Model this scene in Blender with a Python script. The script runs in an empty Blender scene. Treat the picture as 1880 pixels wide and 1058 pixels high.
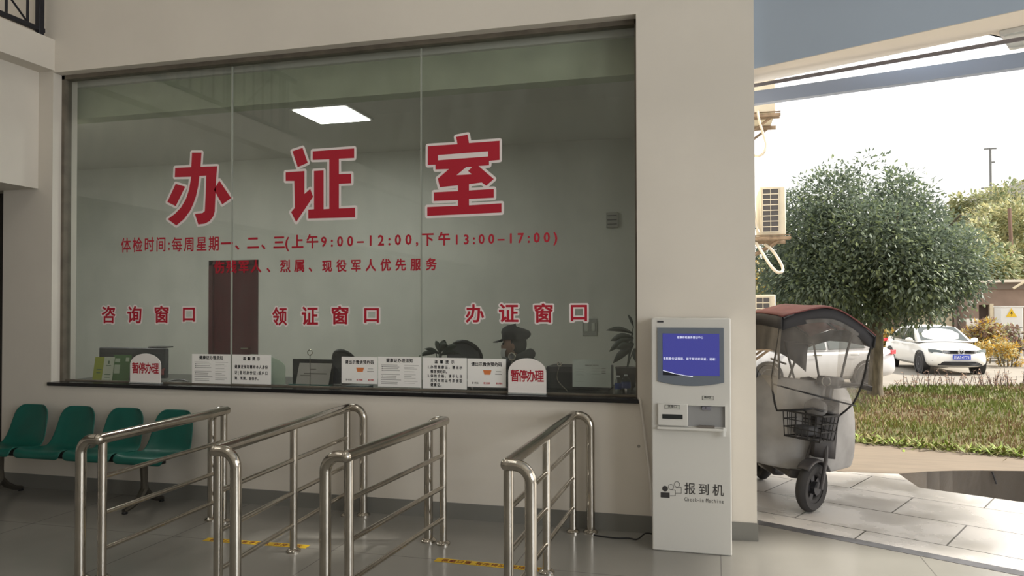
import bpy, bmesh, math, random
from mathutils import Vector, Matrix, noise
R = math.radians
random.seed(7)
S = bpy.context.scene
COL = S.collection

# ------------------------------------------------------------------ camera
CF, CCY, YAW, PITCH, ROLL = 1390.25, 545.0, -0.26032, 0.015271, -0.001695
CAM = Vector((0.0, -5.3048, 1.55))
_cy, _sy, _cp, _sp = math.cos(YAW), math.sin(YAW), math.cos(PITCH), math.sin(PITCH)
_f = Vector((_sy*_cp, _cy*_cp, _sp)); _r = Vector((_cy, -_sy, 0)); _u = _r.cross(_f)
_r2 = _r*math.cos(ROLL) + _u*math.sin(ROLL); _u2 = -_r*math.sin(ROLL) + _u*math.cos(ROLL)
cd = bpy.data.cameras.new('camera'); cam = bpy.data.objects.new('camera', cd); COL.objects.link(cam)
cd.sensor_fit = 'HORIZONTAL'; cd.sensor_width = 36; cd.lens = CF*36/1880; cd.shift_y = (CCY-529)/1880
cd.clip_end = 600
M4 = Matrix((_r2, _u2, -_f)).transposed().to_4x4(); M4.translation = CAM
cam.matrix_world = M4
S.camera = cam

def at(px, py, Y):
    "world (x, z) of a photo pixel on the vertical plane y = Y"
    v = _f + _r2*((px-940)/CF) - _u2*((py-CCY)/CF)
    p = CAM + v*((Y-CAM.y)/v.y)
    return p.x, p.z
def flr(px, py, z=0.0):
    v = _f + _r2*((px-940)/CF) - _u2*((py-CCY)/CF)
    p = CAM + v*((z-CAM.z)/v.z)
    return p.x, p.y

# ------------------------------------------------------------------ world, sun, exposure
S.view_settings.view_transform = 'Standard'; S.view_settings.look = 'None'
S.view_settings.gamma = 1; S.view_settings.use_curve_mapping = False
S.view_settings.exposure = 0.0
w = bpy.data.worlds.new('world'); S.world = w; w.use_nodes = True
nt = w.node_tree; bg = nt.nodes['Background']
sky = nt.nodes.new('ShaderNodeTexSky'); sky.sky_type = 'NISHITA'; sky.sun_disc = False
SUN_DIR = Vector((0.90, 0.20, 0.75)).normalized()
sky.sun_elevation = math.asin(SUN_DIR.z); sky.sun_rotation = math.atan2(SUN_DIR.x, SUN_DIR.y)
sky.dust_density = 6; sky.air_density = 1.0; sky.ozone_density = 0.6
hz = nt.nodes.new('ShaderNodeMix'); hz.data_type = 'RGBA'; hz.inputs[0].default_value = 0.75
hz.inputs[7].default_value = (9.0, 8.8, 8.4, 1)
nt.links.new(sky.outputs[0], hz.inputs[6]); nt.links.new(hz.outputs[2], bg.inputs[0])
bg.inputs[1].default_value = 0.20
sl = bpy.data.lights.new('sun', 'SUN'); sl.energy = 8.0; sl.angle = R(5.0); sl.color = (1, .94, .84)
so = bpy.data.objects.new('sun', sl); COL.objects.link(so)
so.rotation_euler = SUN_DIR.to_track_quat('Z', 'Y').to_euler(); so.location = SUN_DIR*60

def area(name, loc, size, energy, direction, color=(1, 1, 1)):
    l = bpy.data.lights.new(name, 'AREA'); l.shape = 'RECTANGLE'; l.size, l.size_y = size; l.energy = energy; l.color = color
    o = bpy.data.objects.new(name, l); COL.objects.link(o); o.location = loc
    o.rotation_euler = (-Vector(direction)).to_track_quat('Z', 'Y').to_euler()
    return o
# added hall light from unseen side windows and ceiling lamps (lamp bodies further down)
for wy in (-5.0, -9.0):
    area('added_side_daylight', (7.0, wy, 2.6), (2.6, 3.0), 170, (-1, .12, 0), (.95, .98, 1))
for lx, ly in ((-6.0, -2.6), (-6.0, -5.4), (-2.0, -2.6), (-2.0, -5.4)):
    area('added_hall_light', (lx, ly, 6.5), (1.2, .6), 9.5, (0, 0, -1), (1, .97, .93))

# ------------------------------------------------------------------ materials
def lin(c):
    return tuple(((v/255)/12.92 if v/255 <= .04045 else ((v/255+.055)/1.055)**2.4) for v in c[:3]) + (1,)
MATS = {}
def mat(name, c, rough=.6, metal=0., var=0., vscale=6., bump=0., bscale=60., emit=0., spec=.5, coat=0., stretch=(1,1,1), c2=None, alpha=1.):
    if name in MATS: return MATS[name]
    m = bpy.data.materials.new(name); m.use_nodes = True; MATS[name] = m
    n = m.node_tree.nodes; l = m.node_tree.links; b = n['Principled BSDF']
    b.inputs['Base Color'].default_value = lin(c); b.inputs['Roughness'].default_value = rough
    b.inputs['Metallic'].default_value = metal; b.inputs['Specular IOR Level'].default_value = spec
    b.inputs['Coat Weight'].default_value = coat; b.inputs['Alpha'].default_value = alpha
    if emit:
        b.inputs['Emission Color'].default_value = lin(c); b.inputs['Emission Strength'].default_value = emit
    if var or bump:
        tc = n.new('ShaderNodeTexCoord'); mp = n.new('ShaderNodeMapping'); mp.inputs['Scale'].default_value = stretch
        l.new(tc.outputs['Object'], mp.inputs[0])
    if var:
        t = n.new('ShaderNodeTexNoise'); t.inputs['Scale'].default_value = vscale; t.inputs['Detail'].default_value = 5
        l.new(mp.outputs[0], t.inputs[0])
        mx = n.new('ShaderNodeMix'); mx.data_type = 'RGBA'
        a = lin(c); k = lin(c2) if c2 else tuple(v*(1-var) for v in a[:3])+(1,)
        mx.inputs[6].default_value = tuple(min(1, v*(1+var*.4)) for v in a[:3])+(1,) if not c2 else a
        mx.inputs[7].default_value = k
        rp = n.new('ShaderNodeMapRange'); rp.inputs[1].default_value = .35; rp.inputs[2].default_value = .65
        l.new(t.outputs[0], rp.inputs[0]); l.new(rp.outputs[0], mx.inputs[0]); l.new(mx.outputs[2], b.inputs['Base Color'])
    if bump:
        t2 = n.new('ShaderNodeTexNoise'); t2.inputs['Scale'].default_value = bscale; t2.inputs['Detail'].default_value = 3
        bp = n.new('ShaderNodeBump'); bp.inputs['Strength'].default_value = bump; bp.inputs['Distance'].default_value = .01
        l.new(mp.outputs[0], t2.inputs[0]); l.new(t2.outputs[0], bp.inputs['Height']); l.new(bp.outputs[0], b.inputs['Normal'])
    return m
def glass(name, tint, ior=1.5, rough=.0, dirt=.0, dscale=2., dcol=(200, 205, 195)):
    "thin architectural glass: transparent with a Fresnel reflection and a little dirt film"
    m = bpy.data.materials.new(name); m.use_nodes = True; MATS[name] = m
    n = m.node_tree.nodes; l = m.node_tree.links
    for x in list(n):
        if x.type != 'OUTPUT_MATERIAL': n.remove(x)
    out = [x for x in n if x.type == 'OUTPUT_MATERIAL'][0]
    tr = n.new('ShaderNodeBsdfTransparent'); tr.inputs[0].default_value = (*tint, 1)
    gl = n.new('ShaderNodeBsdfGlossy'); gl.inputs['Roughness'].default_value = rough
    fr = n.new('ShaderNodeFresnel'); ge = n.new('ShaderNodeNewGeometry'); ir = n.new('ShaderNodeMapRange')   # no total reflection on the way out of a thin pane
    ir.inputs[3].default_value = ior; ir.inputs[4].default_value = 1/ior; l.new(ge.outputs['Backfacing'], ir.inputs[0]); l.new(ir.outputs[0], fr.inputs[0])
    mx = n.new('ShaderNodeMixShader'); l.new(fr.outputs[0], mx.inputs[0]); l.new(tr.outputs[0], mx.inputs[1]); l.new(gl.outputs[0], mx.inputs[2])
    last = mx
    if dirt:
        df = n.new('ShaderNodeBsdfDiffuse'); df.inputs[0].default_value = lin(dcol)
        t = n.new('ShaderNodeTexNoise'); t.inputs['Scale'].default_value = dscale; t.inputs['Detail'].default_value = 6
        tc = n.new('ShaderNodeTexCoord'); mp = n.new('ShaderNodeMapping'); mp.inputs['Scale'].default_value = (2.5, 2.5, .8)
        l.new(tc.outputs['Object'], mp.inputs[0]); l.new(mp.outputs[0], t.inputs[0])
        rp = n.new('ShaderNodeMapRange'); rp.inputs[1].default_value = .4; rp.inputs[2].default_value = .75; rp.inputs[3].default_value = dirt*.3; rp.inputs[4].default_value = dirt
        l.new(t.outputs[0], rp.inputs[0])
        m2 = n.new('ShaderNodeMixShader'); l.new(rp.outputs[0], m2.inputs[0]); l.new(mx.outputs[0], m2.inputs[1]); l.new(df.outputs[0], m2.inputs[2]); last = m2
    l.new(last.outputs[0], out.inputs[0])
    return m

# ------------------------------------------------------------------ mesh builder
class MB:
    def __init__(s): s.v = []; s.f = []; s.m = []
    def add(s, vs, fs, mi=0):
        o = len(s.v); s.v += [Vector(v) for v in vs]; s.f += [tuple(i+o for i in f) for f in fs]; s.m += [mi]*len(fs); return s
    def box(s, x0, x1, y0, y1, z0, z1, mi=0):
        x0, x1 = min(x0, x1), max(x0, x1); y0, y1 = min(y0, y1), max(y0, y1); z0, z1 = min(z0, z1), max(z0, z1)
        return s.add([(x0,y0,z0),(x1,y0,z0),(x1,y1,z0),(x0,y1,z0),(x0,y0,z1),(x1,y0,z1),(x1,y1,z1),(x0,y1,z1)],
                     [(3,2,1,0),(4,5,6,7),(0,1,5,4),(1,2,6,5),(2,3,7,6),(3,0,4,7)], mi)
    def frame(s, pts, fn, d0, d1, mi=0):
        "prism of a 2D polygon; fn(u, v, d) -> xyz"
        a = sum(pts[i][0]*pts[(i+1)%len(pts)][1]-pts[(i+1)%len(pts)][0]*pts[i][1] for i in range(len(pts)))
        if a < 0: pts = pts[::-1]
        n = len(pts)
        vs = [fn(u, v, d0) for u, v in pts]+[fn(u, v, d1) for u, v in pts]
        return s.add(vs, [tuple(range(n)), tuple(range(2*n-1, n-1, -1))]+[((i+1)%n, i, i+n, (i+1)%n+n) for i in range(n)], mi)
    def prism_xz(s, pts, y0, y1, mi=0): return s.frame(pts, lambda u, v, d: (u, d, v), y0, y1, mi)
    def prism_xy(s, pts, z0, z1, mi=0): return s.frame(pts, lambda u, v, d: (u, v, d), z1, z0, mi)
    def prism_yz(s, pts, x0, x1, mi=0): return s.frame(pts, lambda u, v, d: (d, u, v), x1, x0, mi)
    def tube(s, path, r, n=10, caps=True, closed=False, mi=0, flat=1.0, up=None):
        P = [Vector(p) for p in path]; k = len(P)
        rr = r if isinstance(r, (list, tuple)) else [r]*k
        T = []
        for i in range(k):
            a = P[i-1] if (i > 0 or closed) else P[i]; b = P[(i+1) % k] if (i < k-1 or closed) else P[i]
            t = (b-a); T.append(t.normalized() if t.length > 1e-9 else Vector((0, 0, 1)))
        nrm = Vector(up) if up else (Vector((0, 0, 1)) if abs(T[0].z) < .9 else Vector((1, 0, 0)))
        vs = []
        for i in range(k):
            nrm = (nrm - T[i]*nrm.dot(T[i]))
            nrm = nrm.normalized() if nrm.length > 1e-6 else T[i].orthogonal().normalized()
            bn = T[i].cross(nrm)
            for j in range(n):
                a = 2*math.pi*j/n
                vs.append(P[i] + nrm*(math.cos(a)*rr[i]*flat) + bn*(math.sin(a)*rr[i]))
        fs = []
        for i in range(k if closed else k-1):
            for j in range(n):
                a, b = i*n+j, i*n+(j+1) % n; c, d = ((i+1) % k)*n+(j+1) % n, ((i+1) % k)*n+j
                fs.append((a, b, c, d))
        if caps and not closed:
            fs.append(tuple(range(n-1, -1, -1))); fs.append(tuple(range((k-1)*n, k*n)))
        return s.add(vs, fs, mi)
    def cyl(s, a, b, r, n=16, mi=0): return s.tube([a, b], r, n, mi=mi)
    def lathe(s, prof, c=(0, 0, 0), n=20, axis='z', mi=0, caps=True):
        vs = []; k = len(prof); c = Vector(c)
        for r, z in prof:
            for j in range(n):
                a = 2*math.pi*j/n; x, y = math.cos(a)*r, math.sin(a)*r
                vs.append(c + Vector({'z': (x, y, z), 'y': (x, z, -y), 'x': (z, x, y)}[axis]))
        fs = [(i*n+j, i*n+(j+1) % n, (i+1)*n+(j+1) % n, (i+1)*n+j) for i in range(k-1) for j in range(n)]
        if caps: fs += [tuple(range(n-1, -1, -1)), tuple(range((k-1)*n, k*n))]
        return s.add(vs, fs, mi)
    def ball(s, c, r, n=14, m=8, sc=(1, 1, 1), mi=0):
        prof = [(max(1e-4, math.sin(math.pi*i/m))*r, -math.cos(math.pi*i/m)*r) for i in range(m+1)]
        o = len(s.v); s.lathe(prof, (0, 0, 0), n, mi=mi)
        for i in range(o, len(s.v)): v = s.v[i]; s.v[i] = Vector((v.x*sc[0]+c[0], v.y*sc[1]+c[1], v.z*sc[2]+c[2]))
        return s
    def grid(s, rows, mi=0, close_u=False, flip=False):
        k = len(rows); n = len(rows[0]); vs = [p for r in rows for p in r]; fs = []
        for i in range(k-1):
            for j in range(n if close_u else n-1):
                f = (i*n+j, i*n+(j+1) % n, (i+1)*n+(j+1) % n, (i+1)*n+j); fs.append(f[::-1] if flip else f)
        return s.add(vs, fs, mi)
    def xf(s, M, start=0):
        for i in range(start, len(s.v)): s.v[i] = M @ s.v[i]
        return s
    def build(s, name, m, parent=None, smooth=35, bevel=0., subsurf=0, solid=0., world=False, seg=2, solid_off=0.):
        vs = s.v; loc = Vector((0, 0, 0))
        if parent is None:
            xs = [v.x for v in vs]; ys = [v.y for v in vs]; zs = [v.z for v in vs]
            loc = Vector(((min(xs)+max(xs))/2, (min(ys)+max(ys))/2, min(zs)))
            vs = [v-loc for v in vs]
        elif world:
            off = Vector((0, 0, 0)); p = parent
            while p: off += p.location; p = p.parent
            vs = [v-off for v in vs]
        me = bpy.data.meshes.new(name); me.from_pydata([tuple(v) for v in vs], [], s.f)
        for q in (m if isinstance(m, (list, tuple)) else [m]): me.materials.append(q)
        if any(s.m): me.polygons.foreach_set('material_index', s.m)
        me.validate(); me.update()
        if smooth:
            me.shade_smooth(); me.set_sharp_from_angle(angle=R(smooth))
        o = bpy.data.objects.new(name, me); COL.objects.link(o); o.location = loc
        if parent: o.parent = parent
        if solid:
            d = o.modifiers.new('solid', 'SOLIDIFY'); d.thickness = solid; d.offset = solid_off
        if bevel:
            d = o.modifiers.new('bevel', 'BEVEL'); d.width = bevel; d.segments = seg; d.limit_method = 'ANGLE'; d.angle_limit = R(40)
        if subsurf:
            d = o.modifiers.new('sub', 'SUBSURF'); d.levels = subsurf; d.render_levels = subsurf
        return o
def tag(o, label=None, cat=None, group=None, kind=None):
    if label: o['label'] = label
    if cat: o['category'] = cat
    if group: o['group'] = group
    if kind: o['kind'] = kind
    return o
def thing(name, label, cat, loc=(0, 0, 0), rz=0., group=None):
    o = bpy.data.objects.new(name, None); COL.objects.link(o); o.location = loc; o.rotation_euler = (0, 0, rz); o.empty_display_size = .2
    return tag(o, label, cat, group)
def struct(mb, name, m, parent=None, label=None, cat=None, **k):
    o = mb.build(name, m, parent, world=parent is not None, **k)
    if parent is None: tag(o, label or name.replace('_', ' '), cat or name.split('_')[0], kind='structure')
    return o
def smooth_path(pts, n=6, closed=False):
    "Catmull-Rom through the points"
    P = [Vector(p) for p in pts]; out = []; k = len(P)
    for i in range(k if closed else k-1):
        p0 = P[(i-1) % k] if (closed or i > 0) else P[0]; p1 = P[i]; p2 = P[(i+1) % k]; p3 = P[(i+2) % k] if (closed or i < k-2) else P[-1]
        for j in range(n):
            t = j/n
            out.append(.5*((2*p1)+(p2-p0)*t+(2*p0-5*p1+4*p2-p3)*t*t+(3*p1-p0-3*p2+p3)*t**3))
    if not closed: out.append(P[-1])
    return out

# ------------------------------------------------------------------ lettering
_tc = {}
def glyphs(body, offset=0.):
    k = (body, offset)
    if k in _tc: return _tc[k]
    c = bpy.data.curves.new('t', 'FONT'); c.body = body; c.size = 1; c.resolution_u = 2
    o = bpy.data.objects.new('t', c); COL.objects.link(o)
    me = bpy.data.meshes.new_from_object(o.evaluated_get(bpy.context.evaluated_depsgraph_get()))
    r = ([v.co.copy() for v in me.vertices], [tuple(p.vertices) for p in me.polygons])
    bpy.data.objects.remove(o); bpy.data.curves.remove(c); bpy.data.meshes.remove(me)
    _tc[k] = r
    return r
def put_glyph(mb, ch, O, X, U, N, em, wx=1.0, offset=0., thick=.0006, mi=0, fit=None, discs=False):
    "one character, cell lower-left O, axes X (right) U (up), facing N; offset thickens the strokes by that share of the em"
    if not ch.strip(): return
    vs, fs = glyphs(ch)
    O, X, U, N = Vector(O), Vector(X), Vector(U), Vector(N)
    vs = [v.copy() for v in vs]; nf = len(fs)
    if offset:
        cnt = {}
        for f in fs:
            for i in range(len(f)):
                a, b_ = f[i], f[(i+1) % len(f)]; cnt[tuple(sorted((round(vs[a].x, 4), round(vs[a].y, 4), a))) if 0 else (min(a, b_), max(a, b_))] = cnt.get((min(a, b_), max(a, b_)), 0)+1
        base = list(vs); fs = list(fs)
        for (a, b_), c_ in cnt.items():
            if c_ != 1: continue
            p, q = base[a], base[b_]; d = (q-p)
            if d.length < 1e-5: continue
            d.normalize(); n_ = Vector((-d.y, d.x, 0))*offset; e_ = d*offset*.55
            i0 = len(vs); vs += [p-e_-n_, q+e_-n_, q+e_+n_, p-e_+n_]; fs.append((i0, i0+1, i0+2, i0+3))
            if discs:
                i0 = len(vs); vs += [p+Vector((math.cos(k*.785), math.sin(k*.785), 0))*offset*1.05 for k in range(8)]; fs.append(tuple(range(i0, i0+8)))
    if fit:
        x0 = min(v.x for v in vs); x1 = max(v.x for v in vs); y0 = min(v.y for v in vs); y1 = max(v.y for v in vs)
        q = [O+X*((v.x-x0)/(x1-x0)*fit[0])+U*((v.y-y0)/(y1-y0)*fit[1])+N*thick for v in vs]
    else:
        q = [O+X*(v.x*em*wx)+U*((v.y+.12)*em)+N*thick for v in vs]
    if offset:      # every stroke of the thickening lies a hair's breadth apart from its neighbours
        for k, f in enumerate(fs[nf:]):
            for i in f: q[i] = q[i]-N*(.00001+(k % 37)*.000008)
    fs = [f if (q[f[1]]-q[f[0]]).cross(q[f[2]]-q[f[0]]).dot(N) >= 0 else f[::-1] for f in fs]
    mb.add(q, fs, mi)
def adv(ch):
    return 1.0 if ord(ch) > 0x2E80 else (.28 if ch in ':,.|!' else .36 if ch in '() -' else .6)
def row(mb, s, O, X, U, N, width, em, wx=1.0, offset=.012, mi=0, thick=.0006):
    "spread the string over width; glyph height em"
    tot = sum(adv(c) for c in s)*em*wx; gap = (width-tot)/max(1, len(s)-1); x = 0.
    for c in s:
        vs, _ = glyphs(c, offset) if c.strip() else ([], [])
        if vs and ord(c) < 0x2E80:
            a, b = min(v.x for v in vs), max(v.x for v in vs); sh = (adv(c)-(a+b))/2*em*wx
        else: sh = 0
        put_glyph(mb, c, Vector(O)+Vector(X)*(x+sh), X, U, N, em, wx, offset, thick, mi); x += adv(c)*em*wx+gap
VX, VZ, VN = Vector((1, 0, 0)), Vector((0, 0, 1)), Vector((0, -1, 0))
# ------------------------------------------------------------------ palette
WALL = mat('painted plaster', (222, 215, 204), .75, var=.06, vscale=1.2, bump=.04, bscale=40)
WALLB = mat('plaster with cool shade tint', (190, 205, 224), .75, var=.04, vscale=1.0)  # cool shade of the doorway header is put into this colour
GREY = mat('grey skirting paint', (124, 123, 118), .35)
STEEL = mat('stainless steel', (196, 190, 180), .17, 1.0, var=.12, vscale=9)
BLACKST = mat('black granite', (22, 22, 25), .25, var=.3, vscale=60)
GREENW = mat('green tinted plaster', (176, 184, 160), .8, var=.12, vscale=3)
OFFW = mat('office wall paint', (205, 206, 198), .8, var=.06, vscale=2)
PAPER = mat('white paper', (252, 250, 246), .7)
INK = mat('black ink', (28, 26, 28), .7)
RED = mat('red vinyl', (178, 22, 46), .5)
WHITEV = mat('white vinyl', (232, 228, 226), .5)
RINK = mat('red ink', (196, 48, 52), .7)
BLK = mat('black plastic', (24, 24, 27), .45)
DGREY = mat('dark grey plastic', (58, 58, 62), .5)
ALU = mat('aluminium', (150, 148, 142), .35, .8, var=.2, vscale=14)

# ------------------------------------------------------------------ floor of the hall (grey epoxy with joints)
FLOOR = bpy.data.materials.new('grey epoxy floor'); FLOOR.use_nodes = True
n = FLOOR.node_tree.nodes; l = FLOOR.node_tree.links; b = n['Principled BSDF']
tc = n.new('ShaderNodeTexCoord'); sp = n.new('ShaderNodeSeparateXYZ'); l.new(tc.outputs['Object'], sp.inputs[0])
def joint(axis, period, off, wdt):
    a = n.new('ShaderNodeMath'); a.operation = 'ADD'; a.inputs[1].default_value = 100*period-off; l.new(sp.outputs[axis], a.inputs[0])
    m_ = n.new('ShaderNodeMath'); m_.operation = 'MODULO'; m_.inputs[1].default_value = period; l.new(a.outputs[0], m_.inputs[0])
    c_ = n.new('ShaderNodeMath'); c_.operation = 'LESS_THAN'; c_.inputs[1].default_value = wdt; l.new(m_.outputs[0], c_.inputs[0]); return c_
jx = joint(0, 1.2, .78, .007); jy = joint(1, 2.4, .35, .007)
jm = n.new('ShaderNodeMath'); jm.operation = 'MAXIMUM'; l.new(jx.outputs[0], jm.inputs[0]); l.new(jy.outputs[0], jm.inputs[1])
nz = n.new('ShaderNodeTexNoise'); nz.inputs['Scale'].default_value = 1.6; nz.inputs['Detail'].default_value = 7; l.new(tc.outputs['Object'], nz.inputs[0])
m1 = n.new('ShaderNodeMix'); m1.data_type = 'RGBA'; m1.inputs[6].default_value = lin((130, 128, 122)); m1.inputs[7].default_value = lin((148, 146, 140)); l.new(nz.outputs[0], m1.inputs[0])
m2 = n.new('ShaderNodeMix'); m2.data_type = 'RGBA'; m2.inputs[7].default_value = lin((106, 104, 100)); l.new(m1.outputs[2], m2.inputs[6]); l.new(jm.outputs[0], m2.inputs[0])
l.new(m2.outputs[2], b.inputs['Base Color'])
rr = n.new('ShaderNodeMapRange'); rr.inputs[3].default_value = .12; rr.inputs[4].default_value = .28; l.new(nz.outputs[0], rr.inputs[0]); l.new(rr.outputs[0], b.inputs['Roughness'])
b.inputs['Specular IOR Level'].default_value = .5

# door line: the street doorway runs from the pillar towards the right, slanting towards the viewer
DA = Vector((.27, .42)); DD = Vector((.893, -.45)).normalized(); DNN = Vector((-DD.y, DD.x))   # outward normal
def dl(t, o=0.): p = DA+DD*t+DNN*o; return (p.x, p.y)
OPEN = 4.3                       # width of the doorway
fl = MB().prism_xy([(-9.5, -12.5), (8, -12.5), (8, dl(8.5)[1]), dl(7.5), dl(0), (.27, .30), (.2, .25), (-9.5, .25)], -.12, 0)
fo = struct(fl, 'floor', FLOOR, smooth=0); fo['label'] = 'grey epoxy hall floor'

# ------------------------------------------------------------------ front wall with the big window opening
X0, X1, Z0, Z1 = -5.535, -.514, .92, 3.605
TOP = 6.6
wb = MB()
wb.box(-6.07, X0, 0, .26, 0, TOP); wb.box(X1, .27, 0, .26, 0, TOP)
wb.box(X0, X1, 0, .26, 0, Z0-.03); wb.box(X0, X1, 0, .26, Z1, TOP)
wb.box(.0, .27, .26, .42, 0, TOP)
wb.box(-9.5, -6.07, 0, .26, 2.62, TOP)
wob = struct(wb, 'wall_front', WALL, smooth=0); wob['label'] = 'beige plaster wall around the big office window'
bb = MB().box(-6.07, .278, -.008, .0, 0, .118); bb.box(.27, .278, 0, .42, 0, .118)
struct(bb, 'baseboard_front', GREY, smooth=0)
# sill (black granite), counter continues indoors
struct(MB().box(X0-.02, X1+.02, -.025, .95, Z0-.03, Z0), 'trim_1', BLACKST, bevel=.004, label='black granite counter and sill under the office window', cat='counter')

# doorway wall: header above the street door, its bluish shade put into the colour
HZ = 3.17
def dprism(t0, t1, o0, o1, z0, z1):
    return MB().prism_xy([dl(t0, o0), dl(t1, o0), dl(t1, o1), dl(t0, o1)], z0, z1)
hd = dprism(-.07, 8, -.33, -.02, HZ, TOP)
wr = struct(hd, 'wall_right', [WALLB], smooth=0); wr['label'] = 'wall above the street doorway, shade tinted blue grey'
jb = dprism(OPEN, 8, -.33, 0, 0, HZ); struct(jb, 'wall_right_jamb', WALL, smooth=0, label='wall right of the street doorway', cat='wall')

# ------------------------------------------------------------------ rest of the hall
struct(MB().box(-9.6, -9.5, -12.5, 2.2, 0, TOP), 'wall_left', WALL, smooth=0, label='left wall of the hall', cat='wall')
nb = MB(); nb.box(7.2, 7.3, -12.5, -2.6, 0, 1.0); nb.box(7.2, 7.3, -12.5, -2.6, 4.2, TOP)
for y0, y1 in ((-12.5, -10.4), (-7.6, -6.4), (-3.6, -2.6)): nb.box(7.2, 7.3, y0, y1, 1.0, 4.2)  # openings put in for the added side daylight
struct(nb, 'wall_far_right', WALL, smooth=0, label='right wall of the hall with two added window openings, behind the viewer', cat='wall')
struct(MB().box(-9.6, 7.3, -12.6, -12.5, 0, TOP), 'wall_near', WALL, smooth=0, label='wall behind the viewer', cat='wall')
struct(MB().box(-9.6, 8, -12.6, .5, TOP, TOP+.1), 'ceiling', mat('ceiling paint', (228, 224, 216), .85), smooth=0)
LAMP = mat('added lit panel', (255, 246, 228), .5, emit=3.0)
for i, (lx, ly) in enumerate(((-6.0, -2.6), (-6.0, -5.4), (-2.0, -2.6), (-2.0, -5.4))):  # unseen lamps added to raise the light in the hall
    t = thing('added_ceiling_lamp', 'lamp panel added in the hall ceiling, out of view, to light the hall', 'lamp', (lx, ly, TOP-.04), group='added lamps of the hall ceiling')
    MB().box(-.63, .63, -.33, .33, .0, .04).build('housing', mat('white metal', (225, 225, 222), .4), t)
    MB().box(-.6, .6, -.3, .3, -.012, 0).build('diffuser', LAMP, t)

# left: upper gallery with beam, doorway below
gl_ = MB(); gl_.box(-9.5, -5.52, -12.5, 0, 3.62, 3.89)
struct(gl_, 'ceiling_gallery', WALL, smooth=0, label='edge of the upper gallery floor at the upper left', cat='gallery')
gl_ = MB(); gl_.box(-6.1, -5.69, -12.5, 0, 2.60, 3.62)
struct(gl_, 'trim_2', WALL, smooth=0, label='deep beam under the gallery floor at the upper left', cat='beam')
struct(MB().box(-9.5, -6.07, .24, .30, 0, 2.62), 'door_2', mat('dark brown door wood', (40, 33, 30), .5, var=.3, vscale=5, stretch=(6, 1, 1)), label='dark door leaf at the far left edge of the hall', cat='door')
t = thing('balcony_railing', 'black metal railing standing on the upper gallery edge', 'railing', (-5.6, -1.2, 3.89))
bk = mat('black painted iron', (26, 27, 36), .45)
for y in (0.12, -.02): pass
MB().box(-.02, .02, -2.6, 1.16, .05, .09).build('bottom_rail', bk, t, bevel=.004)
MB().box(-.02, .02, -2.6, 1.16, .78, .84).build('top_rail', bk, t, bevel=.004)
for y in (1.12, .1, -1.1, -2.3): MB().box(-.025, .025, y-.025, y+.025, 0, .84).build('post', bk, t, bevel=.004)
for k in range(18):
    y = 1.0-.2*k
    if min(abs(y-q) for q in (.1, -1.1, -2.3)) > .05: MB().box(-.008, .008, y-.008, y+.008, .08, .8).build('baluster', bk, t)
for k in range(3):
    y0 = 1.0-1.15*k; MB().tube([(0, y0, .09), (0, y0-.8, .78)], .009, 6).build('diagonal_bar', bk, t)

# ------------------------------------------------------------------ big window: aluminium channel and three panes
WG = glass('office window glass', (.93, .94, .932), 1.52, .01, dirt=.055)
win = bpy.data.objects.new('window_1', None); COL.objects.link(win); win.location = ((X0+X1)/2, .13, Z0)
tag(win, 'big three pane office window with red lettering', 'window', kind='structure')
cf = MB(); yc0, yc1 = .09, .17
MUD = mat('dirty window channel', (118, 110, 98), .6, .2, var=.25, vscale=8)
cf.box(X0, X0+.03, yc0, yc1, Z0, Z1); cf.box(X1-.02, X1, yc0, yc1, Z0, Z1)
cf.box(X0, X1, yc0, yc1, Z1-.035, Z1)
cf.box(X0, X1, .12, .15, Z0, Z0+.012)
cf.build('channel_frame', MUD, win, world=True, smooth=0)
J1, J2 = -3.735, -2.112
# joints where the panes meet, measured on the glass plane
J1 = (at(427, 160, .13)[0]+at(424.5, 640, .13)[0])/2; J2 = (at(772, 120, .13)[0]+at(774.5, 650, .13)[0])/2
for a, c_ in ((X0+.025, J1-.003), (J1+.003, J2-.003), (J2+.003, X1-.015)):
    MB().box(a, c_, .125, .137, Z0+.008, Z1-.03).build('pane', WG, win, world=True, smooth=0)
SEAL = mat('clear silicone joint', (168, 170, 160), .3)
for j in (J1, J2): MB().box(j-.004, j+.004, .122, .139, Z0+.012, Z1-.05).build('joint_seal', SEAL, win, world=True, smooth=0)

# ------------------------------------------------------------------ office behind the glass
OY = 3.6; OZ = 3.55; OX0, OX1 = -9.3, .0
struct(MB().box(OX0, OX1, .26, OY, -.1, 0), 'floor_office', mat('office floor tile', (150, 145, 135), .4), smooth=0, label='floor of the office behind the glass', cat='floor')
DOX0, DOX1 = at(385, 478, OY)[0], at(474.5, 479, OY)[0]; DOZ = at(430, 478, OY)[1]
ob = MB(); ob.box(OX0, DOX0, OY, OY+.1, 0, OZ); ob.box(DOX1, OX1, OY, OY+.1, 0, OZ); ob.box(DOX0, DOX1, OY, OY+.1, DOZ, OZ)
struct(ob, 'wall_office_back', OFFW, smooth=0, label='back wall of the office behind the glass', cat='wall')
struct(MB().box(OX0-.1, OX0, .26, OY, 0, OZ), 'wall_office_left', OFFW, smooth=0, label='left wall of the office', cat='wall')
struct(MB().box(OX1-.1, OX1, .26, OY, 0, OZ), 'wall_office_right', OFFW, smooth=0, label='right wall of the office', cat='wall')
struct(MB().box(OX0, OX1, .26, OY+.1, OZ, OZ+.1), 'ceiling_office', mat('office ceiling board', (200, 200, 192), .85), smooth=0, label='ceiling of the office', cat='ceiling')
struct(MB().box(OX0, OX1-.1, .30, .46, 3.275, OZ), 'trim_3', GREENW, smooth=0, label='greenish plaster lintel behind the top of the window', cat='lintel')
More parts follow.
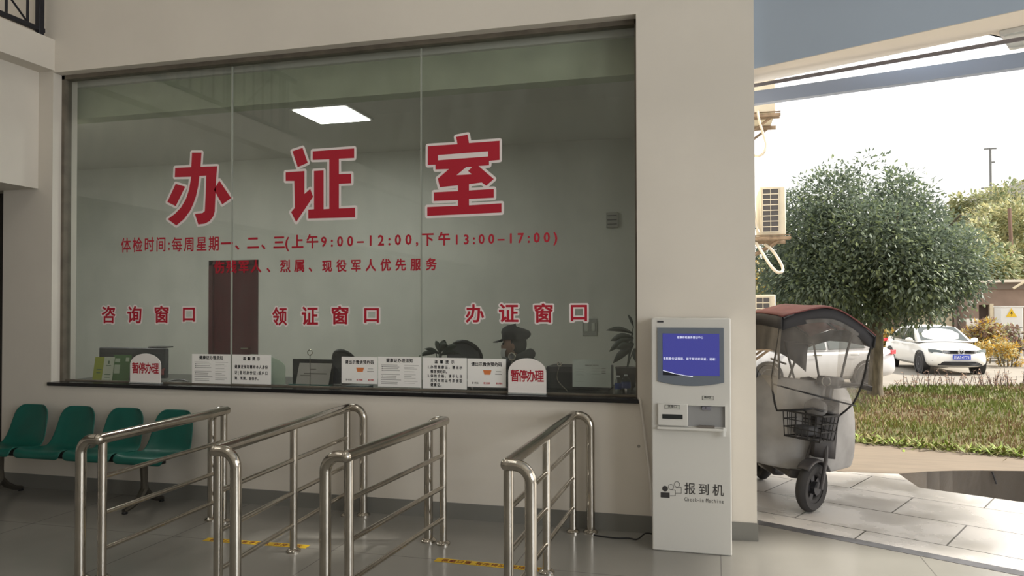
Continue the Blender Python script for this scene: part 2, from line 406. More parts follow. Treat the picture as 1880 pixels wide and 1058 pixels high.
dr = bpy.data.objects.new('door_1', None); COL.objects.link(dr); dr.location = ((DOX0+DOX1)/2, OY, 0); tag(dr, 'dark red wooden door in the office back wall', 'door', kind='structure')
DW = mat('dark red door wood', (78, 30, 34), .45, var=.25, vscale=4, stretch=(5, 1, 1))
MB().box(DOX0+.03, DOX1-.03, OY+.02, OY+.06, .0, DOZ-.03).build('leaf', DW, dr, world=True, bevel=.004)
fr = MB(); fr.box(DOX0, DOX0+.06, OY-.02, OY+.06, 0, DOZ); fr.box(DOX1-.06, DOX1, OY-.02, OY+.06, 0, DOZ); fr.box(DOX0, DOX1, OY-.02, OY+.06, DOZ-.06, DOZ)
fr.build('door_frame', DW, dr, world=True)
MB().tube([(DOX1-.13, OY+.02, 1.02), (DOX1-.13, OY-.03, 1.02), (DOX1-.24, OY-.03, 1.02)], .011, 8).build('handle', STEEL, dr, world=True)
lx0, ly0 = flr(545, 201.5, OZ-.012); lx1, ly1 = flr(669, 218, OZ-.012)
lp = thing('ceiling_light_panel', 'bright square light panel in the office ceiling', 'lamp', ((lx0+lx1)/2, (ly0+ly1)/2+.02, OZ))
OL = mat('lit office panel', (255, 253, 244), .5, emit=9.0)
MB().box(-.31, .31, -.31, .31, -.015, 0).build('frame', mat('white metal', (225, 225, 222), .4), lp)
MB().box(-.285, .285, -.285, .285, -.022, -.012).build('diffuser', OL, lp)
area('office_lamp_light', ((lx0+lx1)/2, (ly0+ly1)/2, OZ-.05), (.56, .56), 20, (0, 0, -1), (.96, 1, .92))
lp_added = thing('ceiling_light_panel', 'added light panel in the left half of the office ceiling, unseen above the lintel', 'lamp', (-6.6, .85, OZ))  # unseen lamp added to brighten the office behind the left pane
MB().box(-.31, .31, -.31, .31, -.015, 0).build('frame', mat('white metal', (225, 225, 222), .4), lp_added)
MB().box(-.285, .285, -.285, .285, -.022, -.012).build('diffuser', OL, lp_added)
area('office_lamp_light', (-6.6, .85, OZ-.05), (.56, .56), 34, (0, 0, -1), (1, 1, .95))  # light of the added left panel
# ------------------------------------------------------------------ queue railings
def make_railing(label, near, far, side, posts):
    "near/far: plan points of the rail ends; side: +1 the elbow posts stand to the right, -1 to the left"
    n_, f_ = Vector((*near, 0)), Vector((*far, 0)); L = (f_-n_).length; H = .805
    t = thing('queue_railing', label, 'railing', (n_+f_)/2, math.atan2(f_.y-n_.y, f_.x-n_.x)-math.pi/2, 'stainless queue railings')
    a, b_ = -L/2, L/2; r = .031
    tr = MB().tube([(0, a, H), (0, b_, H)], r, 20)
    for y, s_ in ((a, -1), (b_, 1)): tr.ball((0, y, H), r, 16, 10)
    tr.build('top_rail', STEEL, t)
    def flange(parent, x, y, rad):
        MB().lathe([(rad+.022, 0), (rad+.022, .010), (rad+.012, .020), (rad+.001, .024)], (x, y, 0), 20).build('base_flange', STEEL, parent)
    d = .118*side; q = .082*side
    for y in (a, b_):
        path = [(0, y, H)] + [(d-q+q*math.sin(R(an)), y, H-abs(q)+abs(q)*math.cos(R(an))) for an in range(0, 91, 10)] + [(d, y, 0)]
        p = MB().tube(path, .0295, 18, up=(0, 1, 0)).build('elbow_post', STEEL, t)
        flange(p, d, y, .0295)
    ys = [a+.03, b_-.03] if posts == 2 else [a+.03, .0, b_-.03]
    for y in ys:
        p = MB().cyl((0, y, 0), (0, y, H-.01), .024, 18).build('post', STEEL, t)
        flange(p, 0, y, .024)
    for z in (.17, .375, .585):
        MB().cyl((0, ys[0], z), (0, ys[-1], z), .0145, 12).build('crossbar', STEEL, t)
    return t
make_railing('leftmost stainless queue railing, a short one in front of the green seats', (-3.40, -1.72), (-3.455, -.47), -1, 2)
make_railing('long stainless queue railing, second from the left, ends bent to the right', (-2.535, -1.85), (-2.66, -.10), 1, 3)
make_railing('short stainless queue railing, third from the left, in front of the notices', (-1.79, -1.83), (-1.725, -.56), -1, 2)
make_railing('rightmost stainless queue railing, a long one nearest the check-in machine', (-.958, -1.81), (-.948, -.085), 1, 3)

# ------------------------------------------------------------------ yellow floor tapes
YEL = mat('yellow floor tape', (226, 186, 30), .5, var=.15, vscale=12); YINK = mat('dark red tape ink', (120, 40, 26), .6)
def tape(label, x0, y0, x1, y1):
    L = math.hypot(x1-x0, y1-y0)
    t = thing('floor_tape', label, 'tape', (x0, y0, .0), math.atan2(y1-y0, x1-x0), 'yellow queue tapes on the floor')
    MB().box(0, L, -.034, .034, .0005, .0015).build('strip', YEL, t, smooth=0)
    m_ = MB(); row(m_, '佩戴口罩 有序排队 保持一米', (.04, -.026, .0016), (1, 0, 0), (0, 1, 0), (0, 0, 1), L-.08, .05, .9, .02)
    m_.build('lettering', YINK, t, smooth=0)
tape('yellow tape strip on the floor between the two left railings', -3.31, -.895, -2.56, -.865)
tape('yellow tape strip on the floor left of the rightmost railing', -1.665, -.89, -.955, -.905)

# ------------------------------------------------------------------ green waiting seats
GREEN = mat('green plastic seat', (20, 94, 83), .38, var=.12, vscale=5); SEATB = mat('black steel beam', (30, 30, 32), .4, .5); CASTM = mat('cast aluminium leg', (96, 92, 84), .35, .7)
bench = thing('waiting_bench', 'row of four green plastic seats on one beam against the wall', 'bench', (-4.93, -.30, 0))
def seat_rows(cx):
    prof = [(-.236, .378), (-.238, .412), (-.222, .428), (-.19, .432), (-.13, .421), (-.06, .411), (.02, .407), (.085, .417), (.125, .447), (.15, .50), (.168, .56), (.185, .62), (.2, .68), (.213, .725), (.217, .738)]
    rows = []
    for i, (y, z) in enumerate(prof):
        f = i/(len(prof)-1)
        hw = .226 if i < 6 else max(.165, .226-.05*((i-6)/6))
        if i == 0: hw = .205
        if i == len(prof)-1: hw = .10
        elif i == len(prof)-2: hw = .138
        r = []
        for k in range(11):
            u = -1+.2*k; e = abs(u)**4
            if i <= 6: r.append((cx+u*hw, y, z+.022*e*min(1, max(0, i-1)/2)))
            else: r.append((cx+u*hw, y-.03*e, z))
        rows.append(r)
    return rows
for k, cx in enumerate((-.67, -.19, .285, .755)):
    m_ = MB().grid(seat_rows(cx), flip=False)
    m_.build('seat', GREEN, bench, smooth=60, solid=.012, subsurf=1)
MB().box(-.82, .80, -.04, .02, .345, .395).build('beam', SEATB, bench, bevel=.004)
for lx in (-.80, .62):
    m_ = MB().tube([(lx, -.01, .35), (lx, -.005, .22), (lx, 0, .13)], [.032, .026, .03], 10)
    o = m_.build('leg', CASTM, bench)
    m2_ = MB()
    m2_.tube([(lx, 0, .14), (lx, -.05, .085), (lx, -.14, .04), (lx, -.215, .022)], [.03, .028, .022, .018], 8)
    m2_.tube([(lx, 0, .14), (lx, .05, .085), (lx, .13, .04), (lx, .20, .022)], [.03, .028, .022, .018], 8)
    m2_.build('foot', CASTM, o)
    for yy in (-.205, .19): MB().lathe([(.02, 0), (.022, .008), (.016, .018)], (lx, yy, .0), 12).build('rubber_pad', BLK, o)
    MB().box(lx-.035, lx+.035, -.05, .03, .335, .355).build('bracket', STEEL, o, bevel=.003)

# ------------------------------------------------------------------ check-in machine
KY = -.365; KB = 0.0
KW = mat('white painted steel', (214, 212, 206), .42); KG = mat('grey bezel plastic', (112, 120, 130), .4)
kx0, kx1 = -.39, .102; kz = 1.485
kiosk = thing('check_in_machine', 'tall white check-in machine with a blue screen, standing against the wall', 'kiosk', ((kx0+kx1)/2, -.19, 0))
kb = MB().box(kx0, kx1, KY, -.012, 0, kz)
kb.build('body', KW, kiosk, world=True, bevel=.008)
# raised head panel
hx0, hz0 = at(1199, 710, KY); hx1 = at(1338, 600, KY)[0]
# grey bezel with a curved lower edge
bx0, bz1 = at(1206.5, 601.5, KY-.006); bx1 = at(1329, 602, KY-.006)[0]; bz0 = at(1207, 700, KY-.006)[1]; bzm = at(1268, 709, KY-.006)[1]
pts = [(bx0, bz1), (bx1, bz1)] + [(bx1+(bx0-bx1)*k/16, bz0-(bz0-bzm)*(1-(2*k/16-1)**2)) for k in range(17)]
MB().prism_xz(pts, KY-.008, KY-.0005).build('bezel', KG, kiosk, world=True, bevel=.002)
SCR = bpy.data.materials.new('blue lit screen'); SCR.use_nodes = True
n = SCR.node_tree.nodes; l = SCR.node_tree.links; b = n['Principled BSDF']; b.inputs['Base Color'].default_value = (.01, .01, .02, 1); b.inputs['Roughness'].default_value = .25
tc = n.new('ShaderNodeTexCoord'); gr = n.new('ShaderNodeTexGradient'); gr.gradient_type = 'SPHERICAL'; mp = n.new('ShaderNodeMapping'); mp.inputs['Location'].default_value = (0, 0, .25); mp.inputs['Scale'].default_value = (3.5, 1, 4.5)
l.new(tc.outputs['Object'], mp.inputs[0]); l.new(mp.outputs[0], gr.inputs[0])
mx = n.new('ShaderNodeMix'); mx.data_type = 'RGBA'; mx.inputs[6].default_value = lin((66, 68, 150)); mx.inputs[7].default_value = lin((72, 112, 166)); l.new(gr.outputs[0], mx.inputs[0])
l.new(mx.outputs[2], b.inputs['Emission Color']); b.inputs['Emission Strength'].default_value = .85
sx0, sz1 = at(1216.5, 612.5, KY-.009); sx1, sz0 = at(1321, 691, KY-.009)
scr = MB().box(sx0, sx1, KY-.0095, KY-.007, sz0, sz1).build('screen', SCR, kiosk, world=True, smooth=0)
LW = mat('lit white screen text', (215, 218, 235), .5, emit=.8)
m_ = MB()
a0, az = at(1243, 622, KY-.01); a1 = at(1291, 618, KY-.01)[0]; row(m_, '健康体检服务登记中心', (a0, KY-.0098, az), VX, VZ, VN, a1-a0, .017, .9, .006)
a0, az = at(1217.5, 661, KY-.01); a1 = at(1318, 656, KY-.01)[0]; row(m_, '请刷身份证报到，请于规定时间前，谢谢！', (a0, KY-.0098, az), VX, VZ, VN, a1-a0, .018, .9, .006)
m_.build('screen_text', LW, scr, world=True, smooth=0)
c0 = [at(1217, 680+0.0, KY-.01), at(1240, 686, KY-.01), at(1258, 689.5, KY-.01), at(1272, 691, KY-.01)]
MB().prism_xz(c0+[(x, z-.0035) for x, z in c0[::-1]], KY-.0102, KY-.0095).build('screen_swoosh', LW, scr, world=True, smooth=0)
c1 = [(x, z-.0036) for x, z in c0[:-1]]+[(c0[-1][0]-.02, sz0)]
MB().prism_xz(c1+[(sx0, sz0)], KY-.0101, KY-.0095).build('screen_corner', mat('dark screen corner', (28, 34, 44), .5), scr, world=True, smooth=0)
i0, iz = at(1207, 592.5, KY); i1, iz1 = at(1218, 589, KY)
MB().box(i0, i1, KY-.003, KY, iz, iz1).build('indicator', DGREY, kiosk, world=True)
# raised left printer panel, right recess with shelf
p0, pz1 = at(1207.5, 741, KY-.02); p1, pz0 = at(1263, 783, KY-.02)
MB().box(p0, p1, KY-.022, KY, pz0, pz1).build('printer_panel', KW, kiosk, world=True, bevel=.004)
q0, qz1 = at(1216, 760.5, KY-.022); q1, qz0 = at(1253.5, 770, KY-.022)
MB().box(q0, q1, KY-.0245, KY-.021, qz0, qz1).build('paper_slot', mat('dark slot', (34, 38, 38), .5), kiosk, world=True)
PLQ = mat('engraved label plate', (196, 196, 188), .5)
def plate(px0, py0, px1, py1, yk):
    x0, z1 = at(px0, py0, yk); x1, z0 = at(px1, py1, yk)
    o = MB().box(x0, x1, yk-.0015, yk, z0, z1).build('label_plate', INK, kiosk, world=True)
    MB().box(x0+.0022, x1-.0022, yk-.0022, yk-.001, z0+.0022, z1-.0022).build('plate_face', PLQ, o, world=True)
    return x0, x1, z0, z1, o
x0, x1, z0, z1, o = plate(1220.5, 743.5, 1248.5, 752, KY-.022)
m_ = MB(); row(m_, '凭条口', (x0+.018, KY-.0246, z0+.008), VX, VZ, VN, x1-x0-.036, .02, 1, .01); m_.build('plate_text', INK, o, world=True, smooth=0)
x0, x1, z0, z1, o = plate(1289, 727, 1310, 735, KY)
m_ = MB(); row(m_, '刷卡区', (x0+.012, KY-.0026, z0+.008), VX, VZ, VN, x1-x0-.024, .017, 1, .01); m_.build('plate_text', INK, o, world=True, smooth=0)
# recess: raised rim round a flat sheet, recess shade put into its grey
r0, rz1 = at(1263.5, 744, KY); r1, rz0 = at(1332, 785, KY)
rim = MB(); rim.box(r0, r1, KY-.020, KY-.0, rz1, rz1+.004); rim.box(r1-.003, r1, KY-.02, KY, rz0, rz1)
rim.build('bay_rim', KW, kiosk, world=True)
MB().box(r0, r1-.003, KY-.0022, KY-.0002, rz0, rz1).build('card_bay', mat('card bay with recess shade', (150, 150, 150), .45), kiosk, world=True)
e0, ez1 = at(1288.5, 746.5, KY-.01); e1, ez0 = at(1305, 753.5, KY-.01)
o = MB().box(e0, e1, KY-.012, KY-.001, ez0, ez1).build('card_reader', mat('grey reader', (128, 126, 136), .4), kiosk, world=True, bevel=.002)
MB().ball(((e0+e1)/2-.003, KY-.012, (ez0+ez1)/2+.003), .004).build('reader_eye', BLK, o, world=True)
s0, sz = at(1207, 787, KY-.03); s1 = at(1333.5, 790, KY-.03)[0]
MB().box(s0, s1, KY-.045, KY, sz-.003, sz+.012).build('shelf', KW, kiosk, world=True, bevel=.003)
e0, ez1 = at(1283, 780.5, KY-.02); e1, ez0 = at(1312, 785.5, KY-.02)
MB().box(e0, e1, KY-.03, KY-.001, sz+.0122, sz+.028).build('card_slot', mat('brown grey slot', (112, 106, 100), .5), kiosk, world=True)
e0, ez1 = at(1328, 787, KY-.045); e1, ez0 = at(1333, 802, KY-.045)
MB().box(e0, e1, KY-.046, KY-.03, ez0, ez1).build('shelf_clip', mat('bright white plastic', (240, 240, 236), .4), kiosk, world=True)
# logo: one dark visitor and two outlined ones, then the lettering
LG = mat('dark grey print', (58, 56, 56), .6)
def arc(c, r, a0, a1, k=14): return [(c[0]+r*math.cos(R(a0+(a1-a0)*i/k)), c[1]+r*math.sin(R(a0+(a1-a0)*i/k))) for i in range(k+1)]
lg = MB(); yk0, yk1 = KY-.0015, KY-.0003
hx, hz = at(1221, 897.5, KY); s_ = .0345/10
lg.prism_xz(arc((hx, hz), 5.2*s_, 0, 348), yk0, yk1)
bx, bz = at(1213, 904, KY); ex, ez = at(1229.5, 914.5, KY); lg.prism_xz([(bx, bz), (ex, bz), (ex, ez), (bx, ez)], yk0, yk1)
def ring(c, r, wd=.0022):
    k = 20; o_ = arc(c, r, 0, 360, k); i_ = arc(c, r-wd, 0, 360, k)
    for j in range(k): lg.prism_xz([o_[j], o_[j+1], i_[j+1], i_[j]], yk0, yk1)
def line(a, b, wd=.0022):
    a, b = Vector(a), Vector(b); d = (b-a).normalized(); n_ = Vector((-d.y, d.x))*wd/2
    lg.prism_xz([tuple(a+n_), tuple(a-n_), tuple(b-n_), tuple(b+n_)], yk0, yk1)
for hp, x0_, x1_, y0_, y1_ in (((1232, 894.5), 1230.5, 1240, 900, 910.5), ((1243, 889.5), 1240.5, 1251, 895.5, 906)):
    ring(at(*hp, KY), 5.2*s_)
    A, B, C_, D_ = at(x0_, y0_, KY), at(x1_, y0_, KY), at(x1_, y1_, KY), at(x0_, y1_, KY)
    line(A, B); line(B, C_); line(C_, D_)
lg.build('logo', LG, kiosk, world=True, smooth=0)
m_ = MB()
a0, az = at(1256.5, 908, KY); a1 = at(1329, 908, KY)[0]; row(m_, '报到机', (a0, KY-.0012, az), VX, VZ, VN, a1-a0, .078, .9, .004)
a0, az = at(1257, 921.5, KY); a1 = at(1329, 921, KY)[0]; row(m_, 'Check-in Machine', (a0, KY-.0012, az), VX, VZ, VN, a1-a0, .036, .62, .0)
m_.build('lettering', LG, kiosk, world=True, smooth=0)

# cable behind the machine and white pipe leaning against the wall
p = [(-.39, -.10, .02), (-.45, -.13, .035), (-.50, -.2, .012), (-.56, -.17, .006), (-.66, -.19, .006), (-.80, -.16, .006)]
tag(MB().tube(smooth_path(p, 6), .005, 8).build('power_cable', BLK, None), 'thin black cable on the floor left of the check-in machine', 'cable')
x0, z0 = at(1173, 730, -.03); x1, z1 = at(1194, 880, -.03)
tag(MB().tube([(x0, -.03, z0), (x0+.01, -.03, z0-.03), (x1, -.03, z1), (x1+.012, -.03, z1-.25)], .0085, 10).build('white_pipe', mat('white plastic pipe', (228, 222, 214), .4), None), 'thin white plastic pipe hanging from the right end of the black sill', 'pipe')
x0, z0 = at(1172.5, 820, -.01)
tag(MB().lathe([(.011, 0), (.011, .006), (.006, .009)], (x0, -.0005, z0), 14, 'y').xf(Matrix.Identity(4)).build('wall_clip', mat('clip grey', (150, 146, 138), .4), None), 'tiny round clip on the wall left of the check-in machine', 'clip')
# ------------------------------------------------------------------ lettering on the glass
GY = .1245
WOUT = mat('white vinyl outline', (236, 226, 224), .5)
def poly_char(islands, holes, parent, name='character'):
    "islands in pixels of the title close-up -> red glyph with a white rim"
    from mathutils.geometry import tessellate_polygon
    def px(u, v): return Vector((*at(280+u/2.848, 220+v/2.848, GY), 0))
    def fill(mb, loops, y):
        P = [[px(*p) for p in q] for q in loops]; flat_ = [p for q in P for p in q]
        vs_ = [(p.x, y, p.y) for p in flat_]; fs_ = []
        for f in tessellate_polygon(P):
            a, b_, c_ = (flat_[i] for i in f)
            fs_.append(tuple(f) if (b_-a).cross(c_-a).z < 0 else tuple(f)[::-1])
        mb.add(vs_, fs_)
    m_ = MB()
    for i, q in enumerate(islands): fill(m_, [q]+(holes if i == 0 else []), GY-.0016)
    ch = m_.build(name, RED, parent, world=True, smooth=0)
    rim = MB(); wd = .019; y = GY-.0005
    for q in islands:
        fill(rim, [q], y); P = [px(*p) for p in q]
        for i in range(len(P)):
            p, p2 = P[i-1], P[i]; d = (p2-p).normalized(); n_ = Vector((-d.y, d.x, 0))*wd
            ya = y+.00002+(i % 23)*.00001; yb = ya+.000005
            rim.add([(v.x, ya, v.y) for v in (p-n_, p2-n_, p2+n_, p+n_)], [(0, 1, 2, 3)])
            rim.add([(p.x+math.cos(k*.5236)*wd, yb, p.y+math.sin(k*.5236)*wd) for k in range(12)], [tuple(range(12))])
    rim.build('outline', WOUT, ch, world=True, smooth=0)
    return ch
BAN = [[(207,172),(257,172),(252,246),(338,243),(333,320),(326,480),(318,505),(300,530),(275,543),(240,548),(222,493),(262,488),(274,478),(278,400),(282,292),(246,294),(240,345),(228,400),(214,440),(196,478),(165,520),(125,553),(80,520),(120,490),(150,458),(175,415),(192,365),(203,298),(117,300),(119,252),(203,248)],
       [(122,335),(172,350),(122,452),(78,430)], [(350,318),(412,410),(365,443),(322,366)]]
ZHENG = [[(732,165),(785,147),(812,225),(760,248)],
         [(697,275),(795,268),(795,388),(825,362),(840,403),(752,535),(725,483),(745,460),(742,320),(697,320)],
         [(838,165),(1055,150),(1055,200),(975,204),(975,285),(1040,282),(1040,332),(975,335),(975,464),(1060,460),(1060,510),(815,517),(815,470),(845,468),(845,268),(895,265),(895,468),(925,466),(925,207),(838,210)]]
SHI = [[(1588,90),(1648,78),(1655,122),(1815,110),(1815,210),(1760,215),(1760,238),(1705,242),(1785,310),(1745,345),(1722,328),(1655,337),(1655,370),(1785,362),(1785,408),(1655,415),(1655,448),(1825,437),(1825,485),(1437,503),(1437,457),(1598,450),(1598,420),(1472,425),(1472,380),(1598,373),(1598,343),(1503,353),(1492,308),(1550,258),(1480,260),(1480,235),(1440,237),(1440,138),(1595,128)]]
SHIH = [[(1493,185),(1755,165),(1755,192),(1493,212)], [(1590,290),(1640,248),(1672,247),(1650,268),(1670,285)]]
tt = thing('window_lettering', 'three huge red characters with white rims on the office window', 'lettering', (-2.9, GY, Z0+1.6))
poly_char(BAN, [], tt); poly_char(ZHENG, [], tt); poly_char(SHI, SHIH, tt)
def glass_rows(name, label, segs, em_px, wx=.95, off=.028):
    m_ = MB()
    for s, xa, ya, xb, yb, *ww in segs:      # baseline-left and baseline-right pixels of the cell bottoms
        (x0, z0), (x1, z1) = at(xa, ya, GY), at(xb, yb, GY)
        em = em_px*(x1-x0)/(xb-xa)
        row(m_, s, (x0, GY, (z0+z1)/2), VX, VZ, VN, x1-x0, em, ww[0] if ww else wx, off*(.6 if ww else 1))
    return tag(m_.build(name, RED, None, smooth=0), label, 'lettering')
glass_rows('window_lettering', 'long red line of opening hours on the window, under the huge title',
  [('体检时间:', 222, 464.5, 313, 462.5, .78), ('每周星期', 315, 463, 403, 461, .84), ('一', 405, 461, 426, 461), ('、', 431, 460, 450, 460), ('二', 453, 459.5, 474, 459.5), ('、', 479, 459, 498, 459), ('三', 501, 458.5, 523, 458.5), ('(', 523, 458, 532, 458),
   ('上午', 535, 457.5, 585, 456.5), ('9:00–12:00,', 588, 456, 769, 452), ('下午', 774, 452, 827, 451), ('13:00–17:00)', 832, 451, 1024, 448)], 24)
glass_rows('window_lettering', 'shorter red line about veterans on the window, second line under the title',
  [('伤残军人', 393, 503, 480, 501), ('、', 489, 501, 509, 501), ('烈属', 514, 500.5, 560, 500), ('、', 566, 500, 586, 500), ('现役军人优先服务', 591, 500, 802, 497)], 21.5, .92)
def char_boxes(label, items):
    t = thing('window_lettering', label, 'lettering', (at(items[0][1], items[0][4], GY)[0], GY, at(items[0][1], items[0][4], GY)[1]))
    for ch, xa, ya, xb, yb in items:
        (x0, z1), (x1, z0) = at(xa, ya, GY), at(xb, yb, GY)
        m_ = MB(); put_glyph(m_, ch, (x0, GY, z0), VX, VZ, VN, 1, 1, .022, .0018, 0, (x1-x0, z1-z0))
        c_ = m_.build('character', RED, t, world=True, smooth=0)
        wd = .013; m_ = MB(); put_glyph(m_, ch, (x0-wd, GY, z0-wd), VX, VZ, VN, 1, 1, .105, .0007, 0, (x1-x0+2*wd, z1-z0+2*wd), True)
        m_.build('outline', WOUT, c_, world=True, smooth=0)
char_boxes('four red characters on the window above the green leaflets, at left', [('咨', 187, 562, 212, 594), ('询', 234, 562, 260, 594), ('窗', 284, 561.5, 310, 593.5), ('口', 336, 565, 358, 591)])
char_boxes('four red characters on the middle window pane above the steel ring', [('领', 500, 564, 527, 598), ('证', 554, 563, 584, 597), ('窗', 609, 562, 640, 596), ('口', 669, 566, 696, 593)])
char_boxes('four red characters on the right window pane above the dark-capped clerk', [('办', 855, 559, 889, 593), ('证', 916, 558, 952, 592), ('窗', 981, 557, 1015, 593), ('口', 1048, 560, 1078, 590)])

# ------------------------------------------------------------------ notices stuck inside the glass
NY = .119
def sheet(px0, py0, px1, py1, Y=NY):
    (x0, z1), (x1, z0) = at(px0, py0, Y), at(px1, py1, Y); return x0, x1, z0, z1
def notice(label, box, build, m=PAPER, Y=NY, name='paper_notice', group=None):
    x0, x1, z0, z1 = sheet(*box, Y)
    t = thing(name, label, 'notice', ((x0+x1)/2, Y, z0), group=group)
    MB().box(x0, x1, Y, Y+.002, z0, z1).build('sheet', m, t, world=True, smooth=0)
    build(t, x0, x1, z0, z1, Y-.0004)
    return t
def tl(t, s, x0, x1, z, em, Y, m=INK, wx=.92, off=.03, name='text_line'):
    m_ = MB(); row(m_, s, (x0, Y, z), VX, VZ, VN, x1-x0, em, wx, off, 0, .0002); m_.build(name, m, t, world=True, smooth=0)
FINE = mat('small grey print', (120, 116, 110), .8)
def bars(t, rects, Y, m=FINE, name='print_lines'):
    m_ = MB()
    for a, b, c_, d in rects: m_.box(a, b, Y-.0003, Y+.0002, c_, d)
    m_.build(name, m, t, world=True, smooth=0)
def n_rules(t, x0, x1, z0, z1, Y):
    W, H = x1-x0, z1-z0; rnd = random.Random(3)
    tl(t, '健康证办理须知', x0+W*.19, x1-W*.19, z1-H*.19, H*.14, Y)
    L = []
    for k, zz in enumerate((.27, .33, .39, .45, .58, .64, .70, .76, .84, .89)):
        L.append((x0+W*(.12 if k in (1, 2, 3, 5) else .07), x0+W*rnd.uniform(.42, .56), z1-H*zz-H*.012, z1-H*zz))
    for k, zz in enumerate((.27, .34, .39, .48, .58, .64, .70, .80, .86)):
        L.append((x0+W*.61, x0+W*rnd.uniform(.75, .94), z1-H*zz-H*.008, z1-H*zz))
    bars(t, L, Y)
    bars(t, [(x0+W*.09, x0+W*.11, z1-H*zz-H*.018, z1-H*zz+H*.008) for zz in (.33, .39, .45, .64)], Y, INK, 'bullets')
def n_book(t, x0, x1, z0, z1, Y):
    W, H = x1-x0, z1-z0
    tl(t, '请出示微信预约码', x0+W*.1, x1-W*.1, z1-H*.27, H*.15, Y)
    ic = MB(); cx, cz = x0+W*.52, z1-H*.47
    ic.prism_xz([(cx-W*.11, cz+H*.07), (cx+W*.11, cz+H*.07), (cx+W*.075, cz-H*.09), (cx-W*.075, cz-H*.09)], Y-.0003, Y+.0002)
    ic.build('orange_icon', mat('orange print', (226, 132, 74), .8), t, world=True, smooth=0)
    bars(t, [(x0+W*.74, x0+W*.88, z1-H*.45, z1-H*.435), (x0+W*.72, x0+W*.9, z1-H*.545, z1-H*.525)], Y)
    for xa, s, mm in ((.12, '第一步扫码', FINE), (.42, '第二步选择', RINK), (.74, '第三步预约', RINK)):
        tl(t, s, x0+W*xa, x0+W*(xa+.17), z1-H*.9, H*.075, Y, mm, .8, .02)
def n_tip1(t, x0, x1, z0, z1, Y):
    W, H = x1-x0, z1-z0
    tl(t, '温馨提示', x0+W*.28, x1-W*.28, z1-H*.20, H*.13, Y)
    tl(t, '健康证领取需持本人身份', x0+W*.07, x1-W*.08, z1-H*.48, H*.13, Y, wx=.8)
    tl(t, '证(临时身份证)或户口', x0+W*.07, x1-W*.08, z1-H*.68, H*.13, Y, wx=.8)
    tl(t, '簿、驾照、医保卡。', x0+W*.07, x1-W*.28, z1-H*.87, H*.12, Y, wx=.8)
def n_tip2(t, x0, x1, z0, z1, Y):
    W, H = x1-x0, z1-z0
    tl(t, '温馨提示', x0+W*.27, x1-W*.28, z1-H*.19, H*.12, Y)
    for k, (s, a, b) in enumerate((('1.', .11, .16), ('办理健康证，请出示', .18, .9), ('微信预约码。', .18, .6), ('2.', .11, .16), ('体检合格，请于七日', .18, .9), ('后凭有效证件来领取', .18, .9), ('健康证。', .18, .47))):
        ln = (0, 0, 1, 2, 2, 3, 4)[k]
        tl(t, s, x0+W*a, x0+W*b, z1-H*(.36+.143*ln), H*.115, Y, wx=.85)
notice('white notice of rules with a bold heading, first sheet left of the first pane joint', (352.5, 650, 423, 705.5), n_rules)
notice('white reminder notice with three bold lines, right of the first pane joint', (426, 651, 497.5, 706.5), n_tip1)
notice('white appointment notice with an orange icon, right of the steel ring', (627, 655, 693, 705.5), n_book)
notice('white notice of rules, sheet just left of the second pane joint', (694, 655, 773.5, 712), n_rules)
notice('white reminder notice with five bold lines, right of the second pane joint', (776, 656.5, 857, 715.5), n_tip2)
notice('white appointment notice with an orange icon, left of the right arched sign', (858, 658.5, 929, 712), n_book)
def n_form(t, x0, x1, z0, z1, Y):
    W, H = x1-x0, z1-z0
    tl(t, '健康体检网上预约流程', x0+W*.33, x1-W*.32, z1-H*.24, H*.06, Y, FINE, .85, .01)
    bars(t, [(x0+W*.08, x0+W*.29, z1-H*zz-.001, z1-H*zz) for zz in (.35, .44, .56, .8)]+[(x0+W*.5, x0+W*.73, z1-H*zz-.001, z1-H*zz) for zz in (.32, .42, .53)]+[(x0+W*.76, x0+W*.86, z1-H*zz-.004, z1-H*zz) for zz in (.3, .36, .42, .47)], Y)
notice('pale printed form at the right end of the window', (1051, 660, 1122, 712), n_form, mat('pale green white paper', (196, 204, 198), .8), .21)

# arched acrylic signs
SIGNW = mat('white acrylic', (246, 240, 236), .4)
def arch_sign(label, px0, py0, px1, py1, shoulder, Y, txt=None, m=SIGNW, half=False, name='arched_sign', group=None):
    (x0, z1), (x1, z0) = at(px0, py0, Y), at(px1, py1, Y); zs = z1-(z1-z0)*shoulder; cx = (x0+x1)/2; z0 = Z0+.012
    t = thing(name, label, 'sign', (cx, Y, Z0))
    if half: pts = [(x0, z0), (x1, z0)]+[(x0+(x1-x0)*math.cos(R(a)), zs+(z1-zs)*math.sin(R(a))) for a in range(0, 91, 9)]
    else: pts = [(x0, z0), (x1, z0)]+[(cx+(x1-cx)*math.cos(R(a)), zs+(z1-zs)*math.sin(R(a))) for a in range(0, 181, 9)]
    MB().prism_xz(pts, Y, Y+.005).build('panel', m, t, world=True)
    MB().box(x0, x1, Y-.015, Y+.03, Z0+.0005, Z0+.012).build('base', mat('clear acrylic', (170, 172, 170), .2), t, world=True, bevel=.003)
    if txt:
        W = x1-x0; m_ = MB()
        z = at(px0, txt[1], Y)[1]; em = (at(px0, txt[2], Y)[1]-z)
        row(m_, txt[0], (x0+W*.06, Y-.0006, z), VX, VZ, VN, W*.88, em, .74, .022)
        m_.build('lettering', RED, t, world=True, smooth=0)
    return t
arch_sign('white arched sign with red lettering in front of the green leaflets', 239, 649, 295, 700.5, .42, .07, ('暂停办理', 686, 665))
arch_sign('white arched sign with red lettering below the silver talk ring', 933, 657.5, 1003, 717, .45, .07, ('暂停办理', 701, 678))
arch_sign('blank pale green board with a rounded corner behind the reminder notice', 460, 650.5, 523.5, 708, .42, .20, None, mat('pale green acrylic', (186, 200, 182), .4), half=True)
